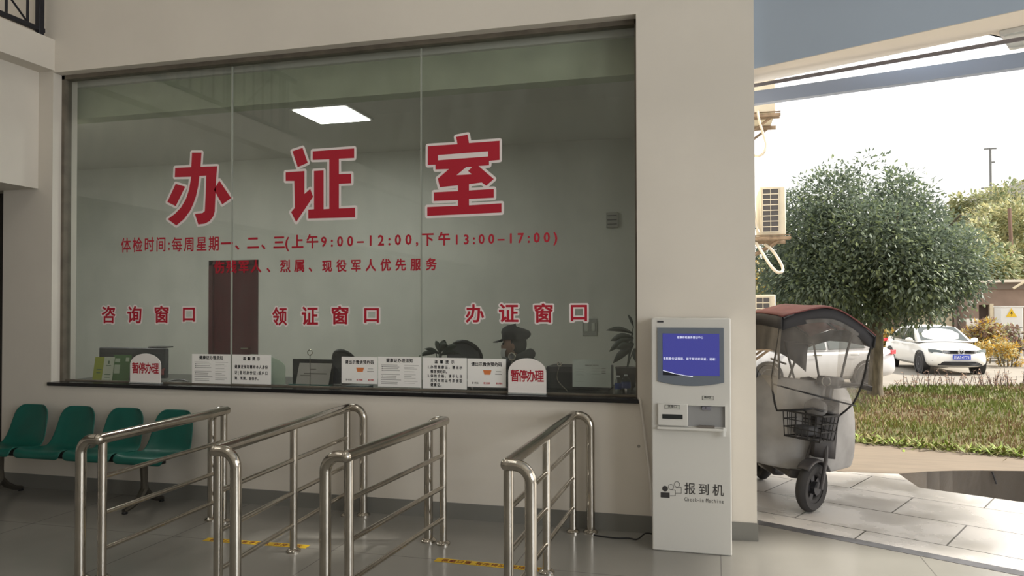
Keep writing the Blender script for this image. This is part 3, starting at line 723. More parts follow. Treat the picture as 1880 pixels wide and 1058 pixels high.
# ------------------------------------------------------------------ outdoors: ground
TILE = bpy.data.materials.new('wet grey stone tiles'); TILE.use_nodes = True
n = TILE.node_tree.nodes; l = TILE.node_tree.links; b = n['Principled BSDF']
tc = n.new('ShaderNodeTexCoord'); mp = n.new('ShaderNodeMapping'); mp.inputs['Rotation'].default_value = (0, 0, R(26.7)); l.new(tc.outputs['Object'], mp.inputs[0])
br = n.new('ShaderNodeTexBrick'); br.offset = .5; br.inputs['Scale'].default_value = 1; br.inputs['Mortar Size'].default_value = .006; br.inputs['Brick Width'].default_value = 1.0; br.inputs['Row Height'].default_value = .62
br.inputs['Color1'].default_value = lin((212, 209, 206)); br.inputs['Color2'].default_value = lin((200, 197, 195)); br.inputs['Mortar'].default_value = lin((92, 88, 86)); l.new(mp.outputs[0], br.inputs[0])
nz = n.new('ShaderNodeTexNoise'); nz.inputs['Scale'].default_value = 2.2; nz.inputs['Detail'].default_value = 8; l.new(tc.outputs['Object'], nz.inputs[0])
mx = n.new('ShaderNodeMix'); mx.data_type = 'RGBA'; mx.blend_type = 'MULTIPLY'; mx.inputs[0].default_value = .16; l.new(br.outputs[0], mx.inputs[6])
cr = n.new('ShaderNodeMapRange'); cr.inputs[1].default_value = .35; cr.inputs[2].default_value = .6; cr.inputs[3].default_value = .45; cr.inputs[4].default_value = 1; l.new(nz.outputs[0], cr.inputs[0]); l.new(cr.outputs[0], mx.inputs[7]); l.new(mx.outputs[2], b.inputs['Base Color'])
rr = n.new('ShaderNodeMapRange'); rr.inputs[1].default_value = .38; rr.inputs[2].default_value = .58; rr.inputs[3].default_value = .07; rr.inputs[4].default_value = .38; l.new(nz.outputs[0], rr.inputs[0]); l.new(rr.outputs[0], b.inputs['Roughness'])
PAVE = mat('sunlit pale paving', (122, 111, 98), .8, var=.12, vscale=5, stretch=(.5, 2.5, 1))
PITM = mat('grey pit concrete', (168, 168, 170), .8, var=.08, vscale=6, stretch=(3, 3, .4))
ARC = [(1.67, 2.525), (1.95, 2.70), (2.2, 2.80), (2.46, 2.878), (2.85, 2.954), (3.6, 3.02)]
NEAR = [(1.711, 1.974), (2.392, 1.633), (3.6, 1.03)]
til = MB().prism_xy([dl(-.05, .02), dl(9, .02), (8.9, -1.6), (3.6, -1.6+2.63), *NEAR[::-1][1:], ARC[0], (-.05, 2.45), (-.05, .44)], -.3, -.012)
o = struct(til, 'floor_terrace', TILE, smooth=0, label='wet grey tile terrace outside the doorway', cat='ground')
th = MB().prism_xy([dl(-.04, -.0), dl(9, 0), dl(9, .10), dl(-.04, .10)], -.05, .002)
struct(th, 'trim_4', mat('dark stone threshold', (92, 92, 96), .4, var=.3, vscale=10), smooth=0, label='dark stone threshold strip of the street doorway', cat='threshold')
pv = MB().prism_xy([(-.05, 2.45), *ARC, (3.6, 1.03), (9, 1.0), (9, 2.2), (3.1, 3.72), (1.5, 4.25), (-1, 5.06), (-1, 2.45)], -.3, -.01)
struct(pv, 'floor_paving', PAVE, smooth=0, label='sunlit pale paving beyond the wet terrace', cat='ground')
pit = MB(); ringp = ARC+NEAR[::-1]
k = len(ringp)
for i in range(k):
    (xa, ya), (xb, yb) = ringp[i], ringp[(i+1) % k]
    pit.add([(xa, ya, -.012), (xb, yb, -.012), (xb, yb, -.55), (xa, ya, -.55)], [(0, 1, 2, 3)])
pit.add([(x, y, -.55) for x, y in ringp], [tuple(range(k))])
struct(pit, 'wall_pit', PITM, smooth=0, label='sunken grey pit with a curved back wall', cat='pit')
tag(MB().cyl((2.56, 2.885, -.02), (2.59, 2.87, -.13), .008, 8).build('iron_rod', BLK, None), 'short dark rod on the curved wall of the sunken pit', 'rod')
ROADM = mat('pale concrete road', (140, 134, 124), .85, var=.1, vscale=1.5)
struct(MB().prism_xy([(-30, 10.5), (60, 10.5), (60, 120), (-30, 120)], -.8, -.5), 'floor_road', ROADM, smooth=0, label='pale sunlit concrete yard where the cars stand', cat='ground')

# grass bed
def gfront(x): return 4.73-.33*x
def gh(x, y):
    d = y-gfront(x); s_ = max(0, min(1, d/.9)); s_ = s_*s_*(3-2*s_)
    z = .08*s_ + max(0, .06*(x-2.6))*min(1, max(0, d-1)/4) + .05*noise.noise(Vector((x*1.1, y*1.1, 0)))*s_
    if y > 9.6: z -= (y-9.6)**1.5*.42
    return z-.02
SOIL = mat('weedy soil', (104, 94, 66), .95, var=.5, vscale=4, c2=(84, 88, 50), bump=.5, bscale=20)
rows = []
for j in range(61):
    r_ = []
    for i in range(61):
        x = -1.5+12.5*i/60; y = gfront(x)+(11.4-gfront(x))*j/60; r_.append((x, y, gh(x, y)))
    rows.append(r_)
struct(MB().grid(rows), 'floor_verge', SOIL, smooth=80, label='weedy soil of the grass verge', cat='ground')
G1 = mat('green grass blade', (110, 124, 56), .7); G2 = mat('olive grass blade', (128, 124, 74), .7); G3 = mat('dry brown blade', (128, 106, 82), .7); G4 = mat('fresh green leaf', (134, 158, 62), .6)
rg = random.Random(11); gb = MB(); vs, fs, ms = [], [], []
for k in range(26000):
    x = rg.uniform(.8, 7.0); y = gfront(x)+.03+(rg.random()**1.2)*(10.6-gfront(x))
    nn = noise.noise(Vector((x*.9, y*.9, 3)))
    h = rg.uniform(.035, .10)*(1+.6*nn); a = rg.uniform(0, 6.28); w_ = rg.uniform(.006, .014)*(1+(y-4)*.12); z = gh(x, y)-.01; ln = rg.uniform(0, .7)*h
    dx, dy = math.cos(a)*w_, math.sin(a)*w_; b0 = rg.uniform(0, 6.28)
    i0 = len(vs); vs += [(x-dx, y-dy, z), (x+dx, y+dy, z), (x+math.cos(b0)*ln, y+math.sin(b0)*ln, z+h)]
    fs.append((i0, i0+1, i0+2)); q = nn+rg.uniform(-.35, .35)+(y-6)*.05; ms.append(0 if q > .15 else 1 if q > -.15 else 2)
gb.v = [Vector(v) for v in vs]; gb.f = fs; gb.m = ms
tag(gb.build('grass', [G1, G2, G3], None, smooth=0), 'short green and brown weeds covering the verge beyond the paving', 'grass', kind='stuff')
# low leafy weeds along the front edge, dry stalks along the far edge
vs, fs, ms = [], [], []
def leafq(vs, fs, c, d, up, L, W):
    c, d, up = Vector(c), Vector(d).normalized(), Vector(up)
    s_ = d.cross(up).normalized() if d.cross(up).length > 1e-4 else Vector((1, 0, 0)); u_ = s_.cross(d)
    i0 = len(vs); vs += [c, c+d*L*.45+s_*W*.5-u_*W*.12, c+d*L, c+d*L*.45-s_*W*.5-u_*W*.12]; fs += [(i0, i0+1, i0+2), (i0, i0+2, i0+3)]
for k in range(1500):
    x = rg.uniform(.9, 5); y = gfront(x)+rg.gauss(.05, .10); z = gh(x, y)+rg.uniform(0, .05)
    a = rg.uniform(0, 6.28); leafq(vs, fs, (x, y, z), (math.cos(a), math.sin(a), rg.uniform(.1, 1.0)), (0, 0, 1), rg.uniform(.05, .15), rg.uniform(.015, .04)); m_ = rg.choice((0, 0, 1, 2)); ms += [m_, m_]
wd = MB(); wd.v = [Vector(v) for v in vs]; wd.f = fs; wd.m = ms
tag(wd.build('edge_weeds', [G1, G4, G2], None, smooth=0), 'leafy green weeds along the front edge of the verge', 'weeds', kind='stuff')
DRY = mat('dry plum stalks', (96, 76, 74), .8); DRY2 = mat('dry tan leaves', (150, 122, 100), .8)
dw = MB(); vs, fs = [], []
for k in range(150):
    x = rg.uniform(3.1, 6.6); y = rg.uniform(9.2, 10.1); z = gh(x, y); h = rg.uniform(.12, .34)
    tx, ty = x+rg.uniform(-.08, .08), y+rg.uniform(-.08, .08)
    dw.tube([(x, y, z-.02), ((x+tx)/2+rg.uniform(-.02, .02), (y+ty)/2, z+h*.5), (tx, ty, z+h)], [.006, .005, .003], 4)
    for j in range(7):
        f_ = rg.uniform(.25, 1); a = rg.uniform(0, 6.28)
        leafq(vs, fs, (x+(tx-x)*f_, y+(ty-y)*f_, z+h*f_), (math.cos(a), math.sin(a), .3), (0, 0, 1), rg.uniform(.03, .07), rg.uniform(.02, .04))
dw.add(vs, fs, 1)
tag(dw.build('dry_weeds', [DRY, DRY2], None, smooth=0), 'dry brown weed stalks on the far edge of the verge, in front of the white car', 'weeds', kind='stuff')

# ------------------------------------------------------------------ building outside: return wall, header beam, porch roof
EXT = mat('pale exterior plaster', (214, 204, 184), .8, var=.08, vscale=2)
struct(MB().box(-.06, .262, .42, 6.2, -.3, 7.0), 'wall_outside', EXT, smooth=0, label='outer wall of the building carrying the air conditioners', cat='wall')
PORCH = mat('porch soffit paint', (240, 232, 220), .8)
struct(MB().prism_xy([dl(1.47, -.02), (1.581, -.272), (1.90, .05), (3.2, 3.3), (6.0, 3.3), (5.55, 1.0), (4.0, .95), (4.0, -1.48)], HZ, HZ+.35), 'ceiling_porch', PORCH, smooth=0, label='porch ceiling at the upper right, its unseen part shaped for shade', cat='ceiling')  # only the corner shows; the unseen outline is shaped to place sun and shade
struct(MB().prism_xy([dl(-.06, -.33), dl(4, -.33), dl(4, -.02), dl(-.06, -.02)], HZ-.004, HZ), 'trim_5', PORCH, smooth=0, label='beige soffit strip over the doorway', cat='soffit')
BEAMM = mat('beam steel with shade tint', (168, 180, 202), .5)  # bluish shade on the beam is put into this colour
def beam(p0, p1, w_, z0, z1, ext):
    a, c_ = Vector(p0), Vector(p1); d = (c_-a).normalized(); q = Vector((-d.y, d.x)); a = a-d*.06; c_ = c_+d*ext
    return MB().prism_xy([tuple(a), tuple(c_), tuple(c_+q*w_), tuple(a+q*w_)], z0, z1)
struct(beam((.287, .307), (1.812, -.13), .06, 2.998, 3.088, 1.6), 'trim_6', BEAMM, smooth=0, label='steel beam across the top of the doorway, shade tinted blue grey', cat='beam')
struct(beam((.283, .21), (1.64, -.31), .012, 3.092, 3.114, 1.6), 'trim_7', mat('dark grey door track', (140, 136, 142), .4, .5), smooth=0, label='thin dark door track above the steel beam', cat='track')
pl_ = thing('porch_light', 'flat white light panel on the porch ceiling at the top right corner', 'lamp', (*dl(1.86, .12), HZ-.03), math.atan2(DD.y, DD.x))
MB().box(-.32, .32, -.18, .18, 0, .026).build('frame', mat('white metal', (225, 225, 222), .4), pl_, bevel=.003)
MB().box(-.30, .30, -.16, .16, -.006, .001).build('diffuser', mat('unlit diffuser', (224, 226, 222), .5), pl_)

# ------------------------------------------------------------------ air conditioners on the outer wall
ACW = mat('aged white enamel', (214, 208, 194), .5, var=.1, vscale=6); ACG = mat('dark coil', (84, 84, 90), .7); RUST = mat('weathered bracket', (150, 132, 114), .8, var=.4, vscale=14)
ACY = 3.4
def aircon(label, x0, x1, z0, z1, tray=True, coil=True):
    t = thing('air_conditioner', label, 'air conditioner', ((x0+x1)/2, ACY+.4, z0), group='air conditioners on the outer wall')
    b_ = MB().box(x0, x1, ACY, ACY+.8, z0, z1); b_.build('casing', ACW, t, world=True, bevel=.012)
    w_ = x1-x0; h = z1-z0
    gx0, gx1, gz0, gz1 = x0+w_*.10, x1-w_*.27, z0+h*.06, z1-h*.05
    c_ = coil and MB().box(gx0, gx1, ACY-.004, ACY+.002, gz0, gz1).build('coil', ACG, t, world=True)
    g = MB() if coil else None
    for i in range(9 if coil else 0): z = gz0+(gz1-gz0)*i/8; g.box(gx0-.004, gx1+.004, ACY-.014, ACY-.004, z-.005, z+.005)
    for i in range(3 if coil else 0): x = gx0+(gx1-gx0)*i/2; g.box(x-.004, x+.004, ACY-.012, ACY-.005, gz0, gz1)
    coil and g.build('grille', ACW, t, world=True, smooth=0)
    MB().lathe([(.2, 0), (.2, .012), (.18, .012), (.18, .004), (.0, .004)], (x1-.001, ACY+.35, (z0+z1)/2), 24, 'x').build('fan_guard', ACG, t, world=True)
    for y in (ACY+.12, ACY+.66):
        br_ = MB(); br_.box(.262, x1+.05, y-.02, y+.02, z0-.045, z0-.005); br_.tube([(.262, y, z0-.3), (x1-.05, y, z0-.04)], .014, 6); br_.build('bracket_arm', RUST, t, world=True, smooth=0)
    br_ = MB()
    if tray:
        br_.box(.30, .33, ACY-.03, ACY+.12, z0-.05, z0-.0); br_.box(.30, x1+.05, ACY-.03, ACY, z0-.05, z0-.02); br_.box(.30, x1+.05, ACY-.03, ACY, z0-.005, z0+.0)
    br_.build('tray', RUST, t, world=True, smooth=0)
    return t
ax0, az1 = at(1395, 343, ACY); ax1, az0 = at(1443, 431, ACY)
aircon('middle wall air conditioner, the one fully visible with its dark grille', ax0, ax1, az0, az1)
bx0 = at(1384, 540, ACY)[0]; bx1, bz1 = at(1424, 541, ACY)
aircon('lowest wall air conditioner, half hidden behind the scooter canopy', bx0, bx1, bz1-.56, bz1)
cx1, cz0 = at(1424, 205, ACY)
aircon('topmost wall air conditioner, only its tray visible under the beam', ax0-.08, cx1, cz0, cz0+.56, True, False)
HOSE = mat('white lagged pipe', (206, 200, 190), .7)
def hose(label, pts, Y, r):
    P = [(*[at(x, y, Y+d)[0]], Y+d, at(x, y, Y+d)[1]) for x, y, d in pts]
    tag(MB().tube(smooth_path(P, 6), r, 8).build('drain_hose', HOSE, None), label, 'hose')
hose('thin white hose hanging in a loop from the topmost air conditioner', [(1391, 205, .1), (1394, 222, 0), (1401, 245, 0), (1406, 265, 0), (1402, 281, 0), (1390, 287, .05), (1381, 282, .15)], 3.2, .013)
hose('lagged pipes looping under the middle air conditioner', [(1388, 446, .2), (1398, 462, .1), (1412, 484, 0), (1424, 498, 0), (1434, 500, 0), (1437, 492, .05), (1428, 474, .1), (1416, 458, .2), (1404, 449, .25)], 3.2, .016)
hose('thin pipe running down the outer wall past the middle air conditioner', [(1382, 285, .3), (1383, 330, .3), (1384, 380, .3), (1388, 412, .2), (1394, 428, .1)], 3.2, .012)

# ------------------------------------------------------------------ trees
BARK = mat('grey brown bark', (104, 96, 82), .9, var=.4, vscale=8, stretch=(3, 3, .6), bump=.4, bscale=30)
def leafmat(name, c, back=.35):
    m = mat(name, c, .55, var=.35, vscale=2.0)
    b = m.node_tree.nodes['Principled BSDF']; b.inputs['Roughness'].default_value = .45
    n = m.node_tree.nodes; l = m.node_tree.links; tr = n.new('ShaderNodeBsdfTranslucent'); ms = n.new('ShaderNodeMixShader'); ms.inputs[0].default_value = back
    l.new(n['Mix'].outputs[2], tr.inputs[0]); l.new(b.outputs[0], ms.inputs[1]); l.new(tr.outputs[0], ms.inputs[2]); l.new(ms.outputs[0], n['Material Output'].inputs[0])   # thin leaves let sunlight through
    return m
LF1 = leafmat('haze greyed evergreen leaf', (104, 118, 104)); LF2 = leafmat('haze greyed mid leaf', (114, 128, 108)); LF3 = leafmat('haze greyed light leaf', (132, 146, 108))  # leaf greens lightened and greyed so the colour carries the haze
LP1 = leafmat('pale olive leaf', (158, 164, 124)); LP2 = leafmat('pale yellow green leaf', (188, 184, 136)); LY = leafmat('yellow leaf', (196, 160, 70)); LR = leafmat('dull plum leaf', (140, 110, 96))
def crown(cx, cy, cz, rx, ry, rz, blobs, per, L, seed, mats, flat_bottom=.7, br=(.26, .42), solid_=.55, pw=.5):
    r_ = random.Random(seed); vs, fs, ms = [], [], []
    B = []
    for k in range(blobs):
        u = r_.uniform(-1, 1); a = r_.uniform(0, 6.283); s_ = (1-u*u)**pw; q = r_.uniform(solid_, .86)
        v = Vector((math.cos(a)*s_*q*rx, math.sin(a)*s_*q*ry, u*q*rz*(flat_bottom if u < 0 else 1)))
        B.append((Vector((cx, cy, cz))+v, r_.uniform(*br)*min(rx, rz)))
    for c_, rad in B:
        for j in range(per):
            u = r_.uniform(-1, 1); a = r_.uniform(0, 6.283); s_ = math.sqrt(1-u*u); d = Vector((math.cos(a)*s_, math.sin(a)*s_, u))
            p = c_+d*rad*r_.uniform(.55, 1.08)
            dd = (d+Vector((r_.uniform(-.9, .9), r_.uniform(-.9, .9), r_.uniform(-1.0, .4)))).normalized()
            leafq(vs, fs, p, dd, (r_.uniform(-.5, .5), r_.uniform(-.5, .5), 1), L*r_.uniform(.7, 1.3), L*r_.uniform(.4, .6))
            m_ = r_.choice(range(len(mats))); ms += [m_, m_]
    m_ = MB(); m_.v = [Vector(v) for v in vs]; m_.f = fs; m_.m = ms
    return m_, B
tx, tz0 = at(1607, 737, 8.4); tzc = at(1615, 480, 8.4)[1]; tcx = at(1584, 452, 8.4)[0]
tree = thing('broadleaf_tree', 'round dark green tree on the verge outside the doorway', 'tree', (tx, 8.4, tz0-.05))
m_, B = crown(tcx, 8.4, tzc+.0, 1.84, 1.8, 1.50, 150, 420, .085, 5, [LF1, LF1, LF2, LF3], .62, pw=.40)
tr = MB().tube([(tx, 8.4, tz0-.12), (tx+.0, 8.4, tz0+.25), (tx+.03, 8.4, tz0+.9), (tx+.02, 8.42, tz0+1.5), (tx+.04, 8.4, tz0+2.2)], [.15, .115, .10, .105, .07], 12)
tr.build('trunk', BARK, tree, world=True, smooth=80)
rb = random.Random(4); bm_ = MB()
for k in range(9):
    a = k*.7+rb.uniform(-.2, .2); z = tz0+1.25+.07*k
    bm_.tube([(tx+.02, 8.4, z), (tx+math.cos(a)*.6, 8.4+math.sin(a)*.6, z+.5), (tx+math.cos(a)*1.3, 8.4+math.sin(a)*1.3, z+.85+rb.uniform(0, .4))], [.05, .035, .015], 6)
bm_.build('branches', BARK, tree, world=True, smooth=80)
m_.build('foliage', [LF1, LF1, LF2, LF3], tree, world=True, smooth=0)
def bgtree(label, px, py, Y, rx, rz, seed, mats, per=150, L=.3, blobs=36, ground=-.5):
    x, z = at(px, py, Y)
    t = thing('background_tree', label, 'tree', (x, Y, ground))
    MB().tube([(x, Y, ground-.1), (x+.1, Y, (ground+z)/2), (x, Y, z+.3*rz)], [.22, .17, .08], 8).build('trunk', BARK, t, world=True, smooth=80)
    c_, _ = crown(x, Y, z, rx, rx*.8, rz, blobs, per, L, seed, mats, 1.0)
    c_.build('foliage', mats, t, world=True, smooth=0)
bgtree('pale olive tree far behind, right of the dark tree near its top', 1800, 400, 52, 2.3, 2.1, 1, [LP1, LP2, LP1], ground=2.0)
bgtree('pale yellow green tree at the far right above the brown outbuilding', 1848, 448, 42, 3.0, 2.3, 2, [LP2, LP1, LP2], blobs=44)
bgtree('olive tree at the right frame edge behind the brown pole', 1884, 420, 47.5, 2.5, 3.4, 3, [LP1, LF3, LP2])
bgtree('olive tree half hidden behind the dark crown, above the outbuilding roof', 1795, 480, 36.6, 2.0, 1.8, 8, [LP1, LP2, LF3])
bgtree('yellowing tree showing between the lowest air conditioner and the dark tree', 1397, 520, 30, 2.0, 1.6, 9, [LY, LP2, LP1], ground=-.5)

# ------------------------------------------------------------------ far structures
BROWN = mat('brown grey render', (142, 122, 108), .85, var=.15, vscale=1.5); PALE = mat('pale cream wall', (214, 200, 172), .85, var=.08, vscale=1)
hzx0, hzz1 = at(1786, 516, 31); hx1 = at(1925, 516, 31)[0]
ob_ = thing('outbuilding', 'brown outbuilding with a pale roof edge at the far right', 'building', ((hzx0+hx1)/2, 32.5, -.5))
dx0, dz1 = at(1797, 560, 31); dx1 = at(1818, 600, 31)[0]
wl = MB(); wl.box(hzx0, dx0, 31, 34, -.5, hzz1-.35); wl.box(dx1, hx1, 31, 34, -.5, hzz1-.35); wl.box(dx0, dx1, 31, 34, dz1, hzz1-.35)
wl.build('wall', BROWN, ob_, world=True, smooth=0)
MB().box(hzx0-.3, hx1, 30.6, 34.2, hzz1-.08, hzz1+.04).build('roof_slab', mat('pale roof edge', (222, 212, 196), .8), ob_, world=True)
MB().box(hzx0-.1, hx1, 30.9, 34, hzz1-.36, hzz1-.08).build('fascia', mat('grey brown fascia', (120, 108, 98), .85), ob_, world=True)
MB().box(dx0, dx1, 31.3, 31.4, -.5, dz1).build('doorway', mat('dark doorway', (88, 74, 66), .8), ob_, world=True)
MB().box(dx1-.02, dx1+.12, 30.95, 31.1, -.5, dz1+.05).build('door_jamb', PALE, ob_, world=True)
tag(MB().cyl((at(1860, 530, 30.5)[0], 30.5, at(1860, 530, 30.5)[1]), (at(1885, 515, 30.5)[0], 30.5, at(1885, 515, 30.5)[1]), .05, 8).build('roof_brace', PALE, None), 'pale slanted brace under the outbuilding roof at the frame edge', 'brace')
cx0, cz1 = at(1838, 563, 29); cx1_, cz0 = at(1879, 617, 29)
cab = thing('electric_cabinet', 'white electrical cabinet with a yellow warning triangle at the right edge', 'cabinet', ((cx0+cx1_)/2, 29.4, -.5))
CABW = mat('white cabinet paint', (224, 222, 216), .5)
MB().box(cx0, cx1_, 29, 29.8, -.5, cz1).build('body', CABW, cab, world=True, bevel=.02)
MB().box(cx0-.02, cx1_+.02, 28.97, 29.83, cz1-.03, cz1+.02).build('lid', CABW, cab, world=True)
MB().box(cx0+.03, cx1_-.03, 28.985, 29.0, (cz0+cz1)/2-.26, (cz0+cz1)/2-.24).build('door_seam', FINE, cab, world=True)
wx, wz = at(1857, 575, 28.98); s_ = .19
w_ = MB().prism_xz([(wx-s_, wz-s_*.8), (wx+s_, wz-s_*.8), (wx, wz+s_)], 28.975, 28.99).build('warning_triangle', mat('warning yellow', (226, 186, 40), .5), cab, world=True)
MB().prism_xz([(wx+.02, wz+.10), (wx-.05, wz-.03), (wx, wz-.03), (wx-.02, wz-.12), (wx+.05, wz+.01), (wx, wz+.01)], 28.97, 28.976).build('bolt_mark', INK, w_, world=True)
gx0, gz1 = at(1774, 585, 27); gx1, gz0 = at(1796, 600, 27)
sg = thing('small_sign', 'small white board on a stake left of the outbuilding doorway', 'sign', ((gx0+gx1)/2, 27, -.5))
MB().box(gx0, gx1, 26.98, 27, gz0, gz1).build('board', mat('white board', (232, 228, 222), .6), sg, world=True)
MB().box((gx0+gx1)/2-.03, (gx0+gx1)/2+.03, 27, 27.04, -.5, gz1).build('stake', BARK, sg, world=True)
# yard wall with cream piers behind the white car
yw0 = at(1618, 600, 33)[0]; yw1 = at(1752, 600, 33)[0]; ywz = at(1700, 566, 33)[1]
yw = thing('yard_wall', 'dark yard wall with cream piers behind the white car', 'wall', ((yw0+yw1)/2, 33, -.5))
MB().box(yw0, yw1, 33, 33.3, -.5, ywz+.3).build('wall', mat('brown grey brick wall', (126, 112, 102), .9, var=.15, vscale=2), yw, world=True, smooth=0)  # wall is one brown grey brick tone with random variation
for a, c_ in ((1622, 1632), (1668, 1682), (1686, 1706), (1712, 1748)):
    MB().box(at(a, 590, 32.8)[0], at(c_, 590, 32.8)[0], 32.75, 33, -.5, ywz+.25).build('pier', PALE, yw, world=True, bevel=.02)
# plants beyond the road at the right
def shrub(label, px, py, Y, rx, rz, seed, mats, per=90, L=.16, blobs=16, cat='shrub'):
    x, z = at(px, py, Y)
    c_, _ = crown(x, Y, z, rx, rx*.6, rz, blobs, per, L, seed, mats, 1.0, (.35, .5))
    t = thing('shrub', label, cat, (x, Y, -.5)); st = MB()
    for k in range(5): st.tube([(x+.1*(k-2), Y, -.55), (x+.2*(k-2), Y, z+rz*.3)], .025, 5)
    st.build('stems', BARK, t, world=True); c_.build('foliage', mats, t, world=True, smooth=0)
shrub('tall dry yellow shrub left of the outbuilding doorway', 1805, 612, 26, .75, .55, 21, [LY, LR, LP2])
shrub('dull plum coloured shrub in front of the white electrical cabinet', 1850, 622, 27.7, 1.1, .45, 22, [LR, LP1, LR])
shrub('low bright yellow hedge at the right edge behind the concrete yard', 1850, 645, 24.4, 1.5, .42, 23, [LY, LP2, LY], L=.13)
shrub('small orange shrub seen just left of the white car', 1624, 622, 31, .5, .5, 24, [LY, LP2])
# elevated deck, mast and pole far off
ev = thing('elevated_road', 'pale elevated road deck on the skyline at the far right', 'bridge', (27, 70, 0))
CONC = mat('pale distant concrete', (176, 172, 166), .9)
A_, B_ = (at(1768, 372, 70)), (at(1905, 322, 62)); C_ = at(1905, 368, 62)[1]; D_ = at(1768, 376, 70)[1]
MB().add([(A_[0], 70, A_[1]), (B_[0], 62, B_[1]), (B_[0], 62, C_), (A_[0], 70, D_), (A_[0], 74, A_[1]), (B_[0], 66, B_[1]), (B_[0], 66, C_), (A_[0], 74, D_)], [(0, 3, 2, 1), (4, 5, 6, 7), (0, 1, 5, 4), (1, 2, 6, 5), (2, 3, 7, 6), (3, 0, 4, 7)]).build('deck', CONC, ev, world=True, smooth=0)
for a in (1795, 1885): x, z = at(a, 360, 67); MB().box(x-.5, x+.5, 66.5, 67.5, -.5, z).build('pier', CONC, ev, world=True)
mx_, mz1 = at(1818, 272, 60); mz0 = at(1818, 352, 60)[1]
ms_ = thing('power_mast', 'thin grey mast with short crossarms on the skyline', 'mast', (mx_, 60, -.5))
GM = mat('galvanised steel', (120, 120, 118), .5, .5)
MB().cyl((mx_, 60, -.5), (mx_, 60, mz1), .09, 8).build('pole', GM, ms_, world=True)
for f_, L in ((0, .42), (.31, .3), (.9, .65)): z = mz1-(mz1-mz0)*f_-.05; MB().box(mx_-L*(1 if f_ != .31 else .1), mx_+L, 59.95, 60.05, z-.05, z+.05).build('crossarm', GM, ms_, world=True)
px_, pz1 = at(1853, 383, 38.8); px2, pz0 = at(1857, 458, 38.8)
tag(MB().tube([(px2, 38.8, -.5), (px2, 38.8, pz0), (px_, 38.8, pz1)], .09, 8).build('utility_pole', mat('brown wooden pole', (122, 96, 82), .8), None), 'brown wooden utility pole among the pale trees at right', 'pole')

